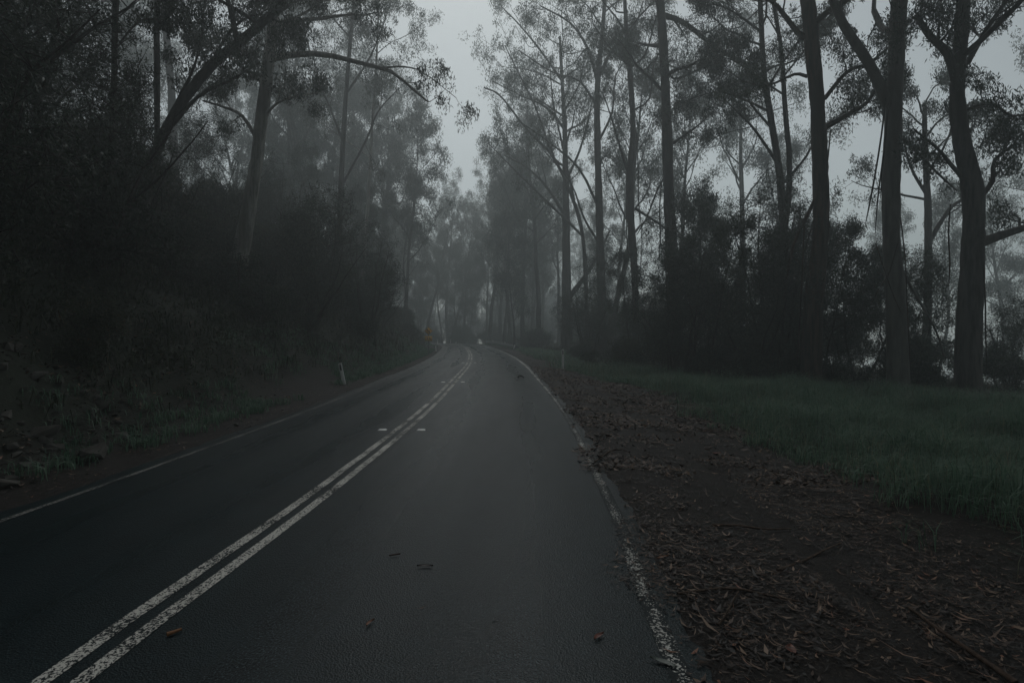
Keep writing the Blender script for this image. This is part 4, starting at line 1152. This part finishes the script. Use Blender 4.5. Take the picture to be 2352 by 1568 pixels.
# guardrail outside the bend
gr_pts = spline([(.2, 58), (-.15, 64), (-.75, 71), (-1.6, 78), (-2.75, 86), (-4.2, 92)], 40)
z_top = 0.49
gr = empty('guardrail', (gr_pts[0][0], gr_pts[0][1], gz(*gr_pts[0])), 'low steel guardrail starting outside the bend with a pale end post', 'guardrail')
gl = np.array(gr.location)
prof = [(0, 0), (.03, -.04), (.08, -.06), (.08, -.10), (.01, -.14), (.01, -.17), (.08, -.21), (.08, -.25), (.03, -.27), (0, -.31)]
def wbeam(pts, name, mat, parent):
    pts = np.asarray(pts); T = np.gradient(pts[:, :2], axis=0); T /= np.linalg.norm(T, axis=1)[:, None]; Lf = np.c_[-T[:, 1], T[:, 0]]
    V = np.array([[*(p[:2] + l * u * 1.0), p[2] + z] for p, l in zip(pts, Lf) for u, z in prof]) - gl; n = len(prof)
    F = [[i * n + j, i * n + j + 1, (i + 1) * n + j + 1, (i + 1) * n + j] for i in range(len(pts) - 1) for j in range(n - 1)]
    return mesh_np(name, V, np.array(F), mat, parent, True)
P3 = np.c_[gr_pts, np.full(40, z_top)]
wbeam(P3, 'rail', M['grey_steel'], gr)
wbeam(spline([(.24, 57.9, .47), (.55, 57.7, .48), (.85, 57.9, .51)], 8), 'flared_end', M['grey_steel'], gr)
for i in (0, 5, 10, 15, 20, 25, 30, 35, 39):
    x, y = gr_pts[i]; zz = gz(x, y)
    mb = MB(); mb.box(np.array((x + .10, y, (zz - .3 + .52) / 2)) - gl, (.09, .12, .52 - zz + .3)); mb.build('post', M['grey_steel'], gr)
mb = MB(); c, s_ = math.cos(-.32), math.sin(-.32)
mb.box(np.array((.22, 57.75, .35)) - gl, (.10, .03, .44), [[c, 0, -s_], [0, 1, 0], [s_, 0, c]]); mb.build('end_plate', M['white_plastic'], gr)
for i in (17, 32):
    x, y = gr_pts[i]; mb = MB(); mb.box(np.array((x, y, z_top + .07)) - gl, (.09, .02, .13)); mb.build('reflector', M['white_plastic'], gr)

# raised pavement markers in pairs beside the double line
for yy, pair in ((11.0, ''), (19.8, ''), (33.5, '')):
    for dd, side in ((-.34, 'uphill'), (.36, 'downhill')):
        p, a = on_road({11.0: 10.15, 19.8: 20.3, 33.5: 33.5}[yy], dd)
        wh = {11.0: 'nearest', 19.8: 'middle', 33.5: 'farthest'}[yy]
        o = empty('road_marker', (p[0], p[1], .004), f'{wh} white raised road marker on the {side} side of the double line', 'road marker', 'raised markers beside the double line')
        V = np.array([(-.075, -.055, 0), (.075, -.055, 0), (.075, .055, 0), (-.075, .055, 0), (-.055, -.03, .02), (.055, -.03, .02), (.055, .03, .02), (-.055, .03, .02)])
        mesh_np('marker_body', V, np.array([[0, 1, 5, 4], [1, 2, 6, 5], [2, 3, 7, 6], [3, 0, 4, 7], [4, 5, 6, 7]]), M['white_plastic'], o)
        o.rotation_euler = (0, 0, a - math.pi / 2)

bpy.context.view_layer.update()
# ------------------------------------------------------------------ say which tree is which: by bark, height, row and the trunks it stands between
DOWN = [(1303, 'flared-foot gum'), (1388, 'forked gum'), (1462, 'kinked trunk'), (1552, 'straight bare trunk'), (1800, 'twin-stemmed tree'), (1862, 'brown stringy trunk'), (2064, 'smooth grey trunk'), (2222, 'crooked trunk')]
UP = [(256, 'rusty-patched trunk'), (365, 'thin straight stem'), (575, 'big pale gum'), (785, 'slim misty gum'), (836, 'pale sapling'), (985, 'yellow sign')]
ORD = ['front row', 'second row', 'third row', 'fourth row', 'fifth row', 'sixth row', 'seventh row', 'eighth row', 'ninth row', 'tenth row']
GROUPS = {'gum saplings in the thicket': (DOWN, 'young sapling'), 'low bushes at the back of the verge': (DOWN, 'low green bush'), 'gum trees in the downhill wood': (DOWN, None), 'gum trees along the uphill bank': (UP, None), 'bushes under the downhill trunks': (DOWN, 'dark bush'),
          'misty bushes of the downhill wood': (DOWN, 'misty bush'), 'understorey trees of the downhill wood': (DOWN, 'hazy bushy tree'), 'understorey trees of the uphill bank': (UP, 'dark bushy tree'),
          'scrub bushes on the uphill bank': (UP, 'dark scrub bush')}
buckets = {}
for o in list(COL.objects):
    g = o.get('group')
    if o.parent or g not in GROUPS: continue
    marks, noun = GROUPS[g]
    x, y = o.location.x, max(o.location.y, 0.5)
    px = 1176 + x / y * 1307
    if noun is None:
        tr_ = [c for c in o.children if c.name.startswith('trunk')][0]
        tone = tr_.data.materials[0].name.split('_')[1]
        H = tr_.dimensions.z if tr_.dimensions.z > 1 else 20
        noun = f"{'tall' if H * o.scale[0] > 26 else 'shortish'} {tone}-barked gum"
    lo = [n_ for p_, n_ in marks if p_ <= px]; hi = [n_ for p_, n_ in marks if p_ > px]
    where = f'between the {lo[-1]} and the {hi[0]}' if lo and hi else (f'past the {lo[-1]}' if lo else f'before the {hi[0]}')
    buckets.setdefault((noun, where), []).append((y, o))
for (noun, where), l in buckets.items():
    l.sort(key=lambda t: t[0])
    for i, (y, o) in enumerate(l):
        if len(l) == 1: o['label'] = f'{noun} standing {where}'
        elif len(l) > 10 : o['label'] = f'{noun} among many alike {where}'
        else: o['label'] = f'{noun}, {ORD[i]} back, {where}'

# ------------------------------------------------------------------ fog: one closed box around everything
m = bpy.data.materials.new('haze'); m.use_nodes = True
nt = m.node_tree; nt.nodes.clear()
pv = nt.nodes.new('ShaderNodeVolumePrincipled'); out = nt.nodes.new('ShaderNodeOutputMaterial')
pv.inputs['Color'].default_value = (0.89, 0.955, 0.96, 1)
pv.inputs['Density'].default_value = FOG_DENSITY
pv.inputs['Anisotropy'].default_value = 0.5
nt.links.new(pv.outputs[0], out.inputs['Volume'])
zmax, zmin = 5.0, float(GZ.min())
for o in SC.objects:
    if o.type == 'MESH':
        for cnr in o.bound_box:
            w = o.matrix_world @ __import__('mathutils').Vector(cnr)
            zmax = max(zmax, w.z); zmin = min(zmin, w.z)
xa, xb, ya, yb = gx[0] - 2, gx[-1] + 2, gy[0] - 2, gy[-1] + 2
mb = MB(); mb.box(((xa + xb) / 2, (ya + yb) / 2, (zmin - 1 + zmax + 1) / 2), (xb - xa, yb - ya, zmax - zmin + 2))
hz = mb.build('haze', m, kind='stuff')
print('haze z', zmin - 1, zmax + 1, 'objects', len(SC.objects))
